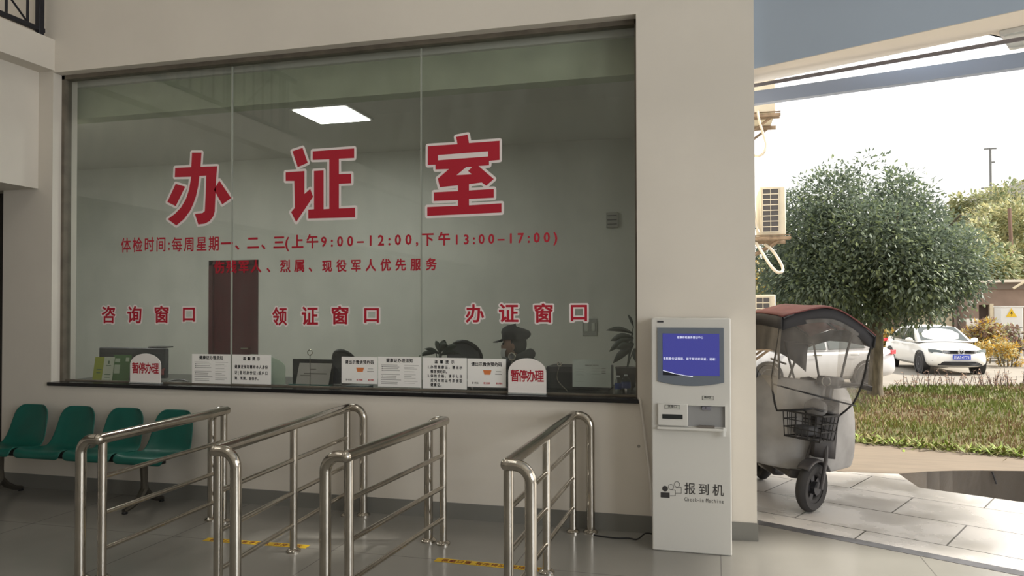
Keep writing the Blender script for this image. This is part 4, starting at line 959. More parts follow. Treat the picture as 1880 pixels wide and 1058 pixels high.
# ------------------------------------------------------------------ cars
CARGL = mat('dark car glass', (70, 78, 78), .08, spec=.8); RUB = mat('tyre rubber', (52, 51, 52), .8); RIMM = mat('silver wheel alloy', (176, 176, 178), .3, .8); LENS = mat('headlamp lens', (96, 104, 104), .15); TAIL = mat('red tail lamp', (196, 50, 62), .3); CHR = mat('chrome', (214, 214, 214), .12, 1.0)  # tyre rubber is lightened to carry the pale glare veil
def lerp(a, c_, t): return Vector(a)*(1-t)+Vector(c_)*t
def make_car(label, loc, rz, paint, front_view, hz=1.0):
    t = thing('car', label, 'car', loc, rz)
    # x forward, y left; length 4.6
    st = [(-2.30, .62, .42, .62, .80), (-2.24, .76, .30, .72, .98), (-2.0, .85, .24, .82, 1.06), (-1.5, .885, .20, .90, 1.06), (-.8, .89, .19, .92, 1.0), (0, .89, .19, .92, .98), (.7, .89, .19, .90, .98), (1.1, .885, .20, .84, .96), (1.6, .87, .21, .77, .90), (2.0, .83, .22, .68, .80), (2.2, .74, .26, .60, .70), (2.29, .58, .34, .54, .60)]
    rows = []
    for x, w_, zb, zs, zt in st:
        half = [(0, zb), (w_*.8, zb), (w_*.97, zb+.1), (w_, (zb+zs)/2), (w_*.97, zs), (w_*.86, zt-.02), (w_*.5, zt), (0, zt+.015)]
        full = half+[(-y, z) for y, z in half[-2:0:-1]]
        rows.append([(x, y, z) for y, z in full])
    bd = MB().grid(rows, close_u=True); k = len(rows[0])
    bd.f += [tuple(range(k))[::-1], tuple(range((len(st)-1)*k, len(st)*k))]; bd.m += [0, 0]
    body = bd.build('body', paint, t, smooth=50, subsurf=1)
    zb, zr = .95, 1.46
    c = {'fb': (1.12, .80, zb), 'ff': (.28, .60, zr-.03), 'rf': (-.95, .60, zr-.05), 'rb': (-1.78, .78, zb+.06)}
    M_ = lambda p: (p[0], -p[1], p[2])
    gr = MB()
    n1 = []
    xs = [(1.12, .80, .80, zb, zb+.01), (.70, .80, .71, zb, zb+.27), (.28, .81, .62, zb, zr-.03), (-.3, .81, .60, zb, zr+.01), (-.95, .81, .60, zb, zr-.03), (-1.36, .80, .68, zb, zb+.30), (-1.78, .79, .78, zb+.02, zb+.06)]
    rws = []
    for x, wb, wt, z0, z1 in xs:
        half = [(wb, z0), ((wb+wt)/2+.01, (z0+z1)/2), (wt, z1-.02*(z1-z0 > .2)), (wt*.6, z1+.012), (0, z1+.02)]
        rws.append([(x, y, z) for y, z in half]+[(x, -y, z) for y, z in half[-2::-1]])
    gr.grid(rws, flip=True).build('cabin', paint, t, smooth=60)
    def pane(name, q, off):
        q = [Vector(p) for p in q]; nrm = (q[1]-q[0]).cross(q[2]-q[0]).normalized()
        if nrm.dot(Vector(off)) < 0: nrm = -nrm
        a = [p+nrm*.012 for p in q]
        m_ = MB().add([*a, *[p-nrm*.02 for p in q]], [tuple(range(len(q))), tuple(range(2*len(q)-1, len(q)-1, -1))]+[(i, (i+1) % len(q), (i+1) % len(q)+len(q), i+len(q)) for i in range(len(q))])
        m_.build(name, CARGL, t, smooth=0)
    pane('windscreen', [(1.06, .70, zb+.05), (1.06, -.70, zb+.05), (.34, -.56, zr-.05), (.34, .56, zr-.05)], (1, 0, .6))
    pane('rear_window', [(-1.70, .68, zb+.11), (-1.70, -.68, zb+.11), (-1.02, -.53, zr-.08), (-1.02, .53, zr-.08)], (-1, 0, .6))
    for s_ in (1, -1):
        pane('side_window', [(.86, s_*.80, zb+.03), (-.20, s_*.815, zb+.04), (-.20, s_*.64, zr-.08), (.30, s_*.645, zr-.09)], (0, s_, .2))
        pane('side_window', [(-.28, s_*.815, zb+.04), (-1.32, s_*.80, zb+.08), (-.98, s_*.65, zr-.12), (-.28, s_*.64, zr-.08)], (0, s_, .2))
        m_ = MB().ball((.82, s_*.97, zb+.07), .1, 12, 8, (.7, 1.15, .75)); m_.tube([(.84, s_*.82, zb+.02), (.82, s_*.95, zb+.04)], .025, 6)
        m_.build('mirror', paint, t, smooth=60)
        for hx in (.1, -.95): MB().box(hx-.12, hx+.12, s_*.892, s_*.912, .84, .87).build('door_handle', CHR, t, bevel=.004)
        for wx in (1.42, -1.32):
            pr = [(.20, -.10), (.305, -.10), (.325, -.06), (.325, .06), (.305, .10), (.2, .10)]
            ti = MB().lathe(pr, (wx, s_*.79, .325), 28, 'y'); o = ti.build('wheel', RUB, t)
            rm = MB().lathe([(.0, .0), (.05, .0), (.06, -.01), (.055, .01)], (wx, s_*.885, .325), 20, 'y', caps=False)
            for q in range(5):
                a = q*2*math.pi/5+.3; d = Vector((math.cos(a), 0, math.sin(a))); e_ = Vector((-d.z, 0, d.x))
                c0 = Vector((wx, s_*.885, .325)); P = [c0+d*.03+e_*.035, c0+d*.2+e_*.05, c0+d*.2-e_*.05, c0+d*.03-e_*.035]
                rm.add([*P, *[p-Vector((0, s_*.03, 0)) for p in P]], [(0, 1, 2, 3), (7, 6, 5, 4), (0, 4, 5, 1), (1, 5, 6, 2), (2, 6, 7, 3), (3, 7, 4, 0)])
            rm.tube([(wx+.205*math.cos(a*.2618), s_*.875, .325+.205*math.sin(a*.2618)) for a in range(24)], .016, 8, closed=True, up=(0, 1, 0))
            rm.build('rim', RIMM, o, smooth=30)
            MB().lathe([(.335, -.1), (.40, -.1), (.40, .1), (.335, .1)], (wx, s_*.795, .325), 28, 'y', caps=False).build('wheel_arch', BLK, t)
    # nose
    def fpatch(name, pts, m_, d=.012, par=None):
        "patch on the nose: (y, z) polygon wrapped on the front surface"
        def fx(y, z): return 2.305-.62*max(0, abs(y)-.25)**1.6-.35*max(0, z-.50)
        q = [Vector((fx(y, z)+d, y, z)) for y, z in pts]; r_ = [p-Vector((.06, 0, 0)) for p in q]; n_ = len(q)
        fs_ = [tuple(range(n_)), tuple(range(2*n_-1, n_-1, -1))]+[(i, i+n_, (i+1) % n_+n_, (i+1) % n_) for i in range(n_)]
        return MB().add([*q, *r_], fs_).build(name, m_, par or t, smooth=0)
    if front_view:
        ylist = [-.46+.092*i for i in range(11)]
        fpatch('grille', [(y, .66) for y in ylist]+[(y, .755) for y in ylist[::-1]], BLK)
        for z in (.685, .725): fpatch('grille_bar', [(y, z-.007) for y in ylist]+[(y, z+.007) for y in ylist[::-1]], CHR, .02)
        yl2 = [-.62+.124*i for i in range(11)]
        fpatch('lower_intake', [(y, .30) for y in yl2]+[(y*.93, .42) for y in yl2[::-1]], BLK, .03)
        for s_ in (1, -1):
            fpatch('headlamp', [(s_*.48, .67), (s_*.60, .66), (s_*.72, .665), (s_*.80, .70), (s_*.80, .79), (s_*.66, .775), (s_*.50, .755)], LENS, .03)
            fpatch('fog_lamp', [(s_*.60, .42), (s_*.76, .43), (s_*.74, .50), (s_*.62, .49)], DGREY, .03)
        em = MB(); ec = Vector((2.305, 0, .715))
        em.tube([ec+Vector((0, .085*math.cos(a*.2618), .085*math.sin(a*.2618))) for a in range(24)], .011, 8, closed=True, up=(1, 0, 0))
        for P in ([(-.038, .065), (0, .005), (.038, .065)], [(-.07, .035), (-.03, -.06), (0, -.005), (.03, -.06), (.07, .035)]):
            em.tube([ec+Vector((.002, y, z)) for y, z in P], .008, 6)
        em.build('emblem', CHR, t)
        pb = MB().box(2.335, 2.345, -.25, .25, .485, .635).build('license_plate', mat('plate blue', (62, 84, 190), .5), t, bevel=.004)
        m_ = MB(); row(m_, '川A34Y71', (2.3462, -.22, .50), (0, 1, 0), (0, 0, 1), (1, 0, 0), .44, .115, .85, .015); m_.build('plate_lettering', mat('plate white', (235, 235, 240), .5), pb, smooth=0)
    for s_ in (1, -1):
        MB().add([(-2.29, s_*.46, .84), (-2.2, s_*.76, .86), (-2.0, s_*.868, .86), (-2.0, s_*.87, .94), (-2.2, s_*.77, .965), (-2.28, s_*.46, .95)], [(0, 1, 4, 5), (1, 2, 3, 4)]).build('tail_lamp', TAIL, t, solid=.03, smooth=0)
    return t
WHITEP = mat('white car paint', (238, 236, 230), .25, coat=.6); SILVERP = mat('silver car paint', (196, 196, 198), .3, .25, coat=.6)
fx, fy = flr(1764, 690, -.5)
hd_ = Vector((.10, -1)).normalized(); c_ = Vector((fx, fy))-hd_*2.25
make_car('white sedan facing the viewer with a blue number plate', (c_.x, c_.y, -.5), math.atan2(hd_.y, hd_.x), WHITEP, True)
hd_ = Vector((-.90, -.43)).normalized(); rw = Vector(flr(1592, 713, -.5)); c_ = rw+hd_*1.32+Vector((hd_.y, -hd_.x))*.85*1
make_car('silver sedan seen from its side behind the scooter and the tree trunk', (c_.x, c_.y, -.5), math.atan2(hd_.y, hd_.x), SILVERP, True)
# ------------------------------------------------------------------ electric scooter with a rain canopy
SC_H = Vector((.26, -.97)).normalized()
sc = thing('electric_scooter', 'black electric scooter with a dark red rain canopy and clear windshield outside the doorway', 'scooter', (.70, .90, -.012))
sc.rotation_euler = (R(-5), 0, math.atan2(SC_H.y, SC_H.x))
CLOTH = mat('dark red canopy cloth', (112, 66, 66), .8, var=.25, vscale=6); CLOTHD = mat('black canopy lining', (52, 52, 56), .8); QUILT = mat('grey quilted cover', (168, 167, 167), .75, var=.18, vscale=5, bump=.3, bscale=8)
PVC = glass('clear plastic windshield', (.90, .89, .87), 1.4, .06, dirt=.34, dscale=3, dcol=(205, 200, 195))  # milky film, raised so it also carries a grey reflected veil
DPL = mat('dark scooter plastic', (70, 68, 70), .35)  # dark plastic lightened; the pale glare veil is put into its colour
# steering assembly about a vertical axis at the head
SA = Matrix.Translation((0, 0, 0)) @ Matrix.Rotation(R(-50), 4, 'Z')
def steer(mb): return mb.xf(SA)
def wheel(cx, parent, st):
    m_ = MB().lathe([(.118, -.035), (.165, -.042), (.185, -.02), (.190, 0), (.185, .02), (.165, .042), (.118, .035)], (cx, 0, .19), 32, 'y', caps=False)
    m_.tube([(cx+.118*math.cos(a*.2618), 0, .19+.118*math.sin(a*.2618)) for a in range(24)], .03, 8, closed=True, up=(0, 1, 0))
    if st: steer(m_)
    w_ = m_.build('wheel', RUB, parent, smooth=50)
    r_ = MB().lathe([(.05, -.05), (.05, .05)], (cx, 0, .19), 18, 'y')
    for q in range(5):
        a = q*2*math.pi/5; d = Vector((math.cos(a), 0, math.sin(a))); e_ = Vector((-d.z, 0, d.x)); c0 = Vector((cx, 0, .19))
        P = [c0+d*.03+e_*.02, c0+d*.125+e_*.03, c0+d*.125-e_*.03, c0+d*.03-e_*.02]
        r_.add([*[p+Vector((0, .015, 0)) for p in P], *[p-Vector((0, .015, 0)) for p in P]], [(0, 1, 2, 3), (7, 6, 5, 4), (0, 4, 5, 1), (1, 5, 6, 2), (2, 6, 7, 3), (3, 7, 4, 0)])
    if st: steer(r_)
    r_.build('rim', mat('dark wheel alloy', (70, 70, 74), .4, .6), w_, smooth=30)
wheel(0, sc, True); wheel(-1.12, sc, False)
fk = MB()
for s_ in (1, -1): fk.tube([(0, s_*.075, .19), (-.04, s_*.075, .40), (-.07, s_*.055, .52)], .016, 8)
fk.tube([(-.07, 0, .50), (-.16, 0, .95)], .03, 10); steer(fk).build('fork', DPL, sc)
fd = [[(math.cos(R(a))*.215, y, .19+math.sin(R(a))*.215-.25*abs(y)**1.0*.6) for y in (-.05, -.03, 0, .03, .05)] for a in range(45, 146, 10)]
steer(MB().grid(fd)).build('front_fender', DPL, sc, smooth=70, solid=.012)
hl = MB(); hl.grid([[(-.02-.10*abs(y)/.10, y, z) for y in (-.10, -.07, -.035, 0, .035, .07, .10)] for z in (.42, .52, .62, .74, .86)]); steer(hl).build('front_apron', DPL, sc, smooth=70, solid=.04)
st_ = MB().ball((.03, 0, .80), .085, 16, 10, (.6, 1.1, .8)); steer(st_).build('headlight', mat('lamp glass', (118, 118, 120), .2), sc)
hb = MB().tube(smooth_path([(-.25, -.28, .98), (-.20, -.19, 1.0), (-.16, 0, .96), (-.20, .19, 1.0), (-.25, .28, .98)], 5), .014, 8); steer(hb)
hbo = hb.build('handlebar', DPL, sc)
for s_ in (1, -1): steer(MB().cyl((-.25, s_*.285, .98), (-.212, s_*.20, .995), .021, 10)).build('grip', BLK, hbo)
steer(MB().box(-.22, -.10, -.09, .09, .96, 1.04)).build('dashboard', DPL, sc, bevel=.02)
steer(MB().tube([(-.10+.0, .035*math.cos(a*.35), 1.0+.035*math.sin(a*.35)) for a in range(18)], .006, 6, closed=True, up=(1, 0, 0))).build('gauge_ring', CHR, sc)
# wire basket
bs = MB(); bw, bd_, zt, zb = .16, .12, .76, .57
def rect(z, k): return [(.10+bd_*k*sx, bw*k*sy, z) for sx, sy in ((-1, -1), (1, -1), (1, 1), (-1, 1))]
for z, k in ((zt, 1), (.70, .97), (.64, .94), (zb, .88)): bs.tube(rect(z, k), .0065 if z in (zt, zb) else .004, 6, closed=True, up=(0, 0, 1))
for i in range(7):
    f_ = -1+2*i/6
    for a, c_ in (((.10+bd_, bw*f_), (.10+bd_*.88, bw*.88*f_)), ((.10-bd_, bw*f_), (.10-bd_*.88, bw*.88*f_))): bs.tube([(*a, zt), (*c_, zb)], .004, 5)
    bs.tube([(.10+bd_*.88, bw*.88*f_, zb), (.10-bd_*.88, bw*.88*f_, zb)], .004, 5)
for i in range(5):
    f_ = -1+2*i/4
    for s_ in (1, -1): bs.tube([(.10+bd_*f_, s_*bw, zt), (.10+bd_*.88*f_, s_*bw*.88, zb)], .004, 5)
steer(bs).build('basket', BLK, sc)
steer(MB().box(.02, .17, -.10, .03, .59, .66).xf(Matrix.Rotation(0, 4, 'Z'))).build('basket_bag', mat('dark bag', (60, 62, 66), .7), sc, bevel=.02)
# frame, seat, tail
MB().box(-.62, -.12, -.13, .13, .22, .29).build('footboard', DPL, sc, bevel=.02)
bdm = MB().grid([[(x, y*w_, z) for y, z in ((-1, .26), (-1, .5), (-.75, zt_), (0, zt_+.02), (.75, zt_), (1, .5), (1, .26))] for x, w_, zt_ in ((-.55, .14, .62), (-.75, .17, .68), (-1.0, .17, .70), (-1.25, .14, .70), (-1.38, .07, .66))])
bdm.build('rear_body', DPL, sc, smooth=60, solid=.02)
MB().box(-1.28, -.56, -.13, .13, .70, .78).build('seat', BLK, sc, bevel=.04, seg=3)
MB().box(-1.1, -.7, -.06, .06, .12, .3).build('motor_case', DPL, sc, bevel=.03)
MB().tube([(-.62, .10, .26), (-.64, .24, .03)], .012, 8).build('side_stand', DPL, sc)
# quilted leg cover
qr = []
for z, w_, fx_ in ((1.0, .30, -.17), (.9, .36, -.13), (.75, .40, -.10), (.6, .41, -.10), (.45, .42, -.12), (.33, .42, -.14), (.27, .41, -.15)):
    qr.append([(fx_-.24*abs(u)**2.2+.015*math.sin(u*11+z*9), u*w_*1.12, z+.03*abs(u)*(1 if z < .4 else 0)) for u in [i/7 for i in range(-7, 8)]])
MB().grid(qr).build('leg_cover', QUILT, sc, smooth=80, solid=.02, subsurf=1)
# canopy
def roofz(x, u): return 1.585-.03*max(0, (x+.35)/.65)**1.5*(x > -.35)-.22*max(0, (-.45-x)/1.0)**1.5*(x < -.45)-.13*abs(u)**1.7-.04*u
CY0 = -.07         # the canopy sits a little to the rider's right
rows = []; xs = [.30, .25, .15, 0, -.25, -.55, -.85, -1.15, -1.45]
us = [i/8 for i in range(-8, 9)]
for x in xs: rows.append([(x-.05*abs(u)**2*(x > .2), CY0+u*.35, roofz(x, u)+.012*math.sin(x*9)*math.cos(u*5)) for u in us])
MB().grid(rows).build('canopy', CLOTH, sc, smooth=70, solid=.008)
vl = MB()
for s_ in (1, -1): vl.grid([[(x, CY0+s_*(.35-.004*k), roofz(x, s_)-.005-.09*k) for x in xs[1:]] for k in (0, 1)])
vl.grid([[(.285-.05*abs(u)**2-.01*k, CY0+u*.345, roofz(.30, u)-.006-.10*k) for u in us] for k in (0, 1)])
vl.build('valance', CLOTHD, sc, smooth=70, solid=.006)
MB().grid([[(-.95, CY0+u*.33, roofz(-.95, u)-.02-z*.30) for u in us] for z in (0, .5, 1)]).build('rear_curtain', CLOTHD, sc, smooth=70, solid=.006)
fr = MB()
for s_ in (1, -1):
    fr.tube([(.0, CY0+s_*.30, roofz(0, s_*.86)-.01), (-.10, CY0*.5+s_*.27, 1.25), (-.2, s_*.24, .98)], .010, 8)
    fr.tube([(-.3, CY0+s_*.12, 1.28), (-.24, s_*.10, .97)], .009, 8)
    fr.tube([(-.95, CY0+s_*.30, roofz(-.95, s_*.85)), (-1.15, s_*.13, .72)], .011, 8)
fr.tube([(-.08, CY0-.29, 1.14), (-.28, CY0-.10, 1.10)], .008, 6)
fr.tube([(-.3, CY0-.12, 1.28), (-.3, CY0+.12, 1.28)], .008, 6)
for x in (.25, 0, -.4, -.95): fr.tube([(x, CY0+u*.34, roofz(x, u)-.012) for u in us], .009, 6)
fr.build('canopy_frame', BLK, sc)
ws = []
def wpt(z, u):
    w_ = .34 if z > 1.0 else .34-.12*((1.0-z)/.28)**1.6
    x = .27-.13*(1.36-z)/.5 if z > .86 else .14-.10*(.86-z)/.14
    return Vector((x+.03-.10*abs(u)**2, CY0+u*w_, z))
zl = [1.36, 1.25, 1.12, 1.0, .92, .86, .80, .75]
for z in zl: ws.append([wpt(z, u)+Vector((.006*math.sin(u*14+z*23), 0, (roofz(.25, u)-.08-1.36)*max(0, (z-1.0)/.36)+(.05*(1-abs(u)) if z == .75 else 0))) for u in us])
MB().grid(ws).build('windshield', PVC, sc, smooth=80)
bn = MB()
edge = [r[0] for r in ws]+[p for p in ws[-1][1:]]+[r[-1] for r in ws[-2::-1]]
bn.tube([p+Vector((.004, 0, 0)) for p in edge], .008, 6)
bn.tube([wpt(.90+.02*u*0, u)+Vector((.008, 0, -.055*u)) for u in us], .006, 6)
bn.build('windshield_binding', BLK, sc)
# side sheets of clear plastic
for s_ in (1, -1):
    sd = [[(.25-.6*t_, CY0+s_*(.345-.0*t_), roofz(.25-.6*t_, s_)-.07-(.52-.18*t_)*k) for t_ in (0, .33, .66, 1)] for k in (0, .5, 1)]
    MB().grid(sd).build('side_sheet', PVC, sc, smooth=80)
# ------------------------------------------------------------------ things on the counter behind the glass
CT = Z0+.001
def box_thing(name, label, cat, px0, px1, py, Y, depth, m, zbot=CT, bevel=.006):
    (x0, z1), (x1, _) = at(px0, py, Y), at(px1, py, Y)
    return tag(MB().box(x0, x1, Y, Y+depth, zbot, z1).build(name, m, None, bevel=bevel), label, cat)
# dark monitor seen from behind at the left
x0, z1 = at(181, 638, .36); x1 = at(305, 638, .36)[0]
mo = thing('computer_monitor', 'dark monitor seen from behind at the left end of the counter', 'monitor', ((x0+x1)/2, .4, CT))
MB().box(x0, x1, .36, .40, CT+.015, z1).build('back_shell', DGREY, mo, world=True, bevel=.012, seg=3)
MB().box((x0+x1)/2-.12, (x0+x1)/2+.12, .38, .56, CT, CT+.014).build('stand', BLK, mo, world=True, bevel=.004)
MB().box(x0+.02, x1-.02, .352, .36, z1-.055, z1-.05).build('vent_line', BLK, mo, world=True)
MB().tube([(x1-.02, .37, CT+.10), (x1-.02, .34, CT+.09), (x1-.01, .33, CT+.05)], .012, 8).build('red_plug', mat('dull red plug', (130, 52, 50), .5), mo, world=True)
x, z = at(299, 633, .40)
tag(MB().box(at(272, 636, .38)[0], x+.03, .375, .50, z1+.0005, z1+.012).xf(Matrix.Identity(4)).build('black_folder', BLK, None, bevel=.003), 'thin black folder lying on top of the dark monitor', 'folder')
# leaflets
def leaflet(label, px0, py0, px1, py1, Y, m, deco, rz=0):
    (x0, z1), (x1, z0) = at(px0, py0, Y), at(px1, py1, Y); h = z1-CT; w_ = x1-x0
    t = thing('leaflet', label, 'leaflet', ((x0+x1)/2, Y, CT), rz, 'leaflets at the left end of the counter')
    MB().add([(-w_/2, 0, 0), (w_/2, 0, 0), (w_/2, .035, h), (-w_/2, .035, h), (-w_/2, .003, 0), (w_/2, .003, 0), (w_/2, .038, h), (-w_/2, .038, h)], [(0, 1, 2, 3), (5, 4, 7, 6), (0, 4, 5, 1), (1, 5, 6, 2), (2, 6, 7, 3), (3, 7, 4, 0)]).build('sheet', m, t, smooth=0)
    d = MB()
    for a, b_, c_, e_ in deco:
        P = [(-w_/2+w_*a, c_), (-w_/2+w_*b_, c_), (-w_/2+w_*b_, e_), (-w_/2+w_*a, e_)]
        d.add([(x, .035*v-.0006, h*v) for x, v in P], [(0, 1, 2, 3)])
    if deco: d.build('print', mat('grey green print', (96, 120, 92), .8) if m.name != 'green leaflet paper' else mat('pale leaflet print', (196, 208, 184), .8), t, smooth=0)
GRL = mat('green leaflet paper', (84, 124, 70), .7); YGL = mat('yellow green leaflet paper', (164, 172, 62), .7); WHL = mat('white leaflet paper', (206, 212, 192), .7)
leaflet('yellow green leaflet, leftmost of the three by the dark monitor', 169.5, 656, 188, 698, .22, YGL, [(.3, .7, .3, .34), (.3, .8, .45, .48)])
leaflet('white leaflet with a small green emblem, between yellow and green ones', 186.5, 656, 205, 698, .215, WHL, [(.42, .58, .70, .84), (.25, .75, .62, .65), (.2, .8, .24, .28), (.25, .75, .12, .15)])
leaflet('green leaflet with pale text blocks, beside the left arched sign', 204, 652, 236, 698, .23, GRL, [(.1, .38, .72, .86), (.1, .42, .28, .62), (.7, .9, .75, .9)])
# cables and small things on the sill
P = [(*at(px, py, .3), 0) for px, py in ((320, 697), (330, 694), (345, 697), (356, 702), (350, 704), (335, 701), (322, 700))]
tag(MB().tube(smooth_path([(x, .22+.03*math.sin(i), CT+.006+.012*(i in (1, 2))) for i, (x, z, _) in enumerate(P)], 6), .006, 6).build('cable', BLK, None), 'black cable loops lying on the counter left of the first notice', 'cable')
# steel talk rings
def ring_thing(label, px, py, Y, r, tube, stem=None, funnel=False):
    x, z = at(px, py, Y)
    t = thing('talk_ring', label, 'ring', (x, Y, CT))
    MB().tube([(x+r*math.cos(a*.2618), Y, z+r*math.sin(a*.2618)) for a in range(24)], tube, 8, closed=True, up=(0, 1, 0)).build('ring', STEEL, t, world=True)
    if funnel: MB().lathe([(r, 0), (r*.8, .012), (r*.5, .02), (.001, .02)], (x, Y-.004, z), 24, 'y', caps=False).build('grille', mat('grey mesh', (120, 120, 122), .5, .4), t, world=True)
    P = [(x, Y, z-r)]+[(x+dx, Y+.01, CT+dz) for dx, dz in stem]
    MB().tube(smooth_path(P, 5), .0032, 6).build('stem', STEEL, t, world=True)
ring_thing('steel ring on a thin stem in front of the dark document holder', 569, 647.5, .20, .021, .004, [(-.004, .10), (-.006, .0)])
ring_thing('silver round talk ring with a grey mesh above the right arched sign', 940, 655, .20, .026, .006, [(.0, .10), (.0, .0)], True)
ring_thing('tiny steel ring on a stem left of the printed form', 1027, 669, .24, .014, .005, [(-.02, .10), (.05, .02), (.06, .004)])
# document holder: dark frame, leaning paper, navy arched board
x0, z1 = at(537, 659, .30); x1 = at(611, 659, .30)[0]
dh = thing('document_holder', 'dark upright document holder with a printed page, below the steel ring', 'holder', ((x0+x1)/2, .3, CT))
MB().box(x0, x1, .30, .315, CT, z1).build('back_plate', BLK, dh, world=True, bevel=.003)
MB().box(x0, x1, .24, .30, CT, CT+.012).build('foot', mat('teal glass foot', (70, 110, 104), .2), dh, world=True)
a0, b1 = at(547, 667, .26); a1, _ = at(607, 667, .26)
pg = MB().add([(a0-.012, .245, CT+.012), (a1-.012, .245, CT+.012), (a1, .285, b1), (a0, .285, b1), (a0-.012, .248, CT+.012), (a1-.012, .248, CT+.012), (a1, .288, b1), (a0, .288, b1)], [(0, 1, 2, 3), (5, 4, 7, 6), (0, 4, 5, 1), (1, 5, 6, 2), (2, 6, 7, 3), (3, 7, 4, 0)]).build('page', mat('greyish page', (176, 172, 166), .8), dh, world=True, smooth=0)
m_ = MB()
for v, a, b_ in ((.68, .38, .55), (.48, .2, .9), (.38, .1, .42)):
    for q in range(1):
        zz = CT+.012+(b1-CT-.012)*v; yy = .245+.04*v-.0008
        m_.add([(a0+(a1-a0)*a-.012*(1-v), yy, zz), (a0+(a1-a0)*b_-.012*(1-v), yy, zz), (a0+(a1-a0)*b_-.012*(1-v), yy+.001, zz+.009), (a0+(a1-a0)*a-.012*(1-v), yy+.001, zz+.009)], [(0, 1, 2, 3)])
m_.build('print_lines', FINE, pg, world=True, smooth=0)
arch_sign('navy board with a rounded right corner behind the document holder', 570, 659, 624, 712, .55, .34, None, mat('navy acrylic', (34, 36, 58), .4), half=True)
# round backed office chairs
def office_chair(label, px, py, Y, r, m, mesh=False):
    x, z = at(px, py, Y)
    t = thing('office_chair', label, 'chair', (x, Y, 0))
    fr_ = MB().tube([(x+r*math.cos(a*.2618), Y+.04*math.cos(a*.5236), z+r*1.05*math.sin(a*.2618)) for a in range(24)], .018, 8, closed=True, up=(0, 1, 0)); fr_.build('back_frame', BLK, t, world=True)
    MB().lathe([(r, 0), (r*.7, .03), (r*.35, .045), (.001, .05)], (x, Y, z), 24, 'y', caps=False).build('backrest', m, t, world=True, smooth=60)
    MB().tube([(x, Y+.03, z-r), (x, Y+.06, .60), (x, Y-.1, .46)], .022, 8).build('back_stem', BLK, t, world=True)
    MB().box(x-.23, x+.23, Y-.42, Y+.02, .44, .52).build('seat', BLK, t, world=True, bevel=.03, seg=3)
    MB().cyl((x, Y-.2, .10), (x, Y-.2, .44), .028, 12).build('gas_column', STEEL, t, world=True)
    for q in range(5):
        a = q*1.2566; o = MB().tube([(x, Y-.2, .10), (x+.19*math.cos(a), Y-.2+.19*math.sin(a), .065)], [.028, .016], 8).build('leg', BLK, t, world=True)
        MB().lathe([(.027, -.018), (.03, 0), (.027, .018)], (x+.19*math.cos(a), Y-.2+.19*math.sin(a), .03), 14, 'y').build('castor', BLK, o, world=True)
office_chair('dark round backed office chair behind the navy board', 628, 667, 1.3, .115, mat('dark mesh', (66, 66, 68), .7))
office_chair('round meshed office chair beside the dark plant, behind the reminder notice', 851, 660, 1.15, .155, mat('grey mesh back', (92, 94, 94), .7))
# plants
PL = mat('dark indoor leaf', (44, 58, 46), .5, var=.3, vscale=8)
def potted(label, px, Y, zpot, leaves, seed, pot=(96, 92, 88), zbase=CT):
    x, _ = at(px, 650, Y); r_ = random.Random(seed)
    t = thing('potted_plant', label, 'plant', (x, Y, zbase))
    MB().lathe([(.05, 0), (.068, .02), (.085, zpot-.01), (.09, zpot), (.078, zpot), (.07, zpot-.03), (.001, zpot-.03)], (x, Y, zbase), 20).build('pot', mat('plant pot', pot, .5), t, world=True)
    for bx, bz, tx_, tz, L, W in leaves:
        (x1, z1), (x2, z2) = at(bx, bz, Y), at(tx_, tz, Y); yy = Y+r_.uniform(-.06, .06)
        mid = Vector(((x1+x2)/2, (Y+yy)/2, (z1+z2)/2+.015))
        MB().tube(smooth_path([(x, Y, zbase+zpot-.03), (x1*.7+x*.3, Y, z1*.75+(zbase+zpot)*.25), (x1, Y, z1)], 4), .004, 5).build('stem', PL, t, world=True)
        d = Vector((x2-x1, yy-Y, z2-z1)); s_ = Vector((0, 1, .25)).cross(d).normalized() if abs(d.x) < 1e9 else 0
        rows = []
        for k in range(7):
            f_ = k/6; c_ = Vector((x1, Y, z1))+d*f_+Vector((0, 0, .10*d.length*math.sin(f_*3.14))); wv = W*math.sin(math.pi*min(1, f_*.97+.03))**.8+.001
            rows.append([c_-s_*wv, c_+Vector((0, -.01, -.0)), c_+s_*wv])
        MB().grid(rows).build('leaf', PL, t, world=True, smooth=70, solid=.002)
potted('dark leafy potted plant left of the round meshed chair', 806, .75, .14, [(800, 648, 772, 654, 0, .02), (806, 645, 800, 626, 0, .022), (810, 646, 818, 624, 0, .03), (812, 650, 838, 634, 0, .026), (808, 652, 846, 650, 0, .02), (806, 650, 784, 640, 0, .018), (809, 642, 826, 632, 0, .028), (806, 648, 812, 632, 0, .03)], 3)
potted('tall drooping plant at the right end of the counter, beside the bottles', 1150, .62, .17, [(1160, 622, 1118, 646, 0, .028), (1162, 612, 1112, 607, 0, .02), (1163, 620, 1120, 626, 0, .03), (1160, 640, 1124, 668, 0, .03), (1163, 600, 1152, 578, 0, .010), (1163, 630, 1140, 652, 0, .034), (1165, 640, 1172, 668, 0, .03), (1160, 636, 1132, 640, 0, .03)], 5, (60, 60, 66))
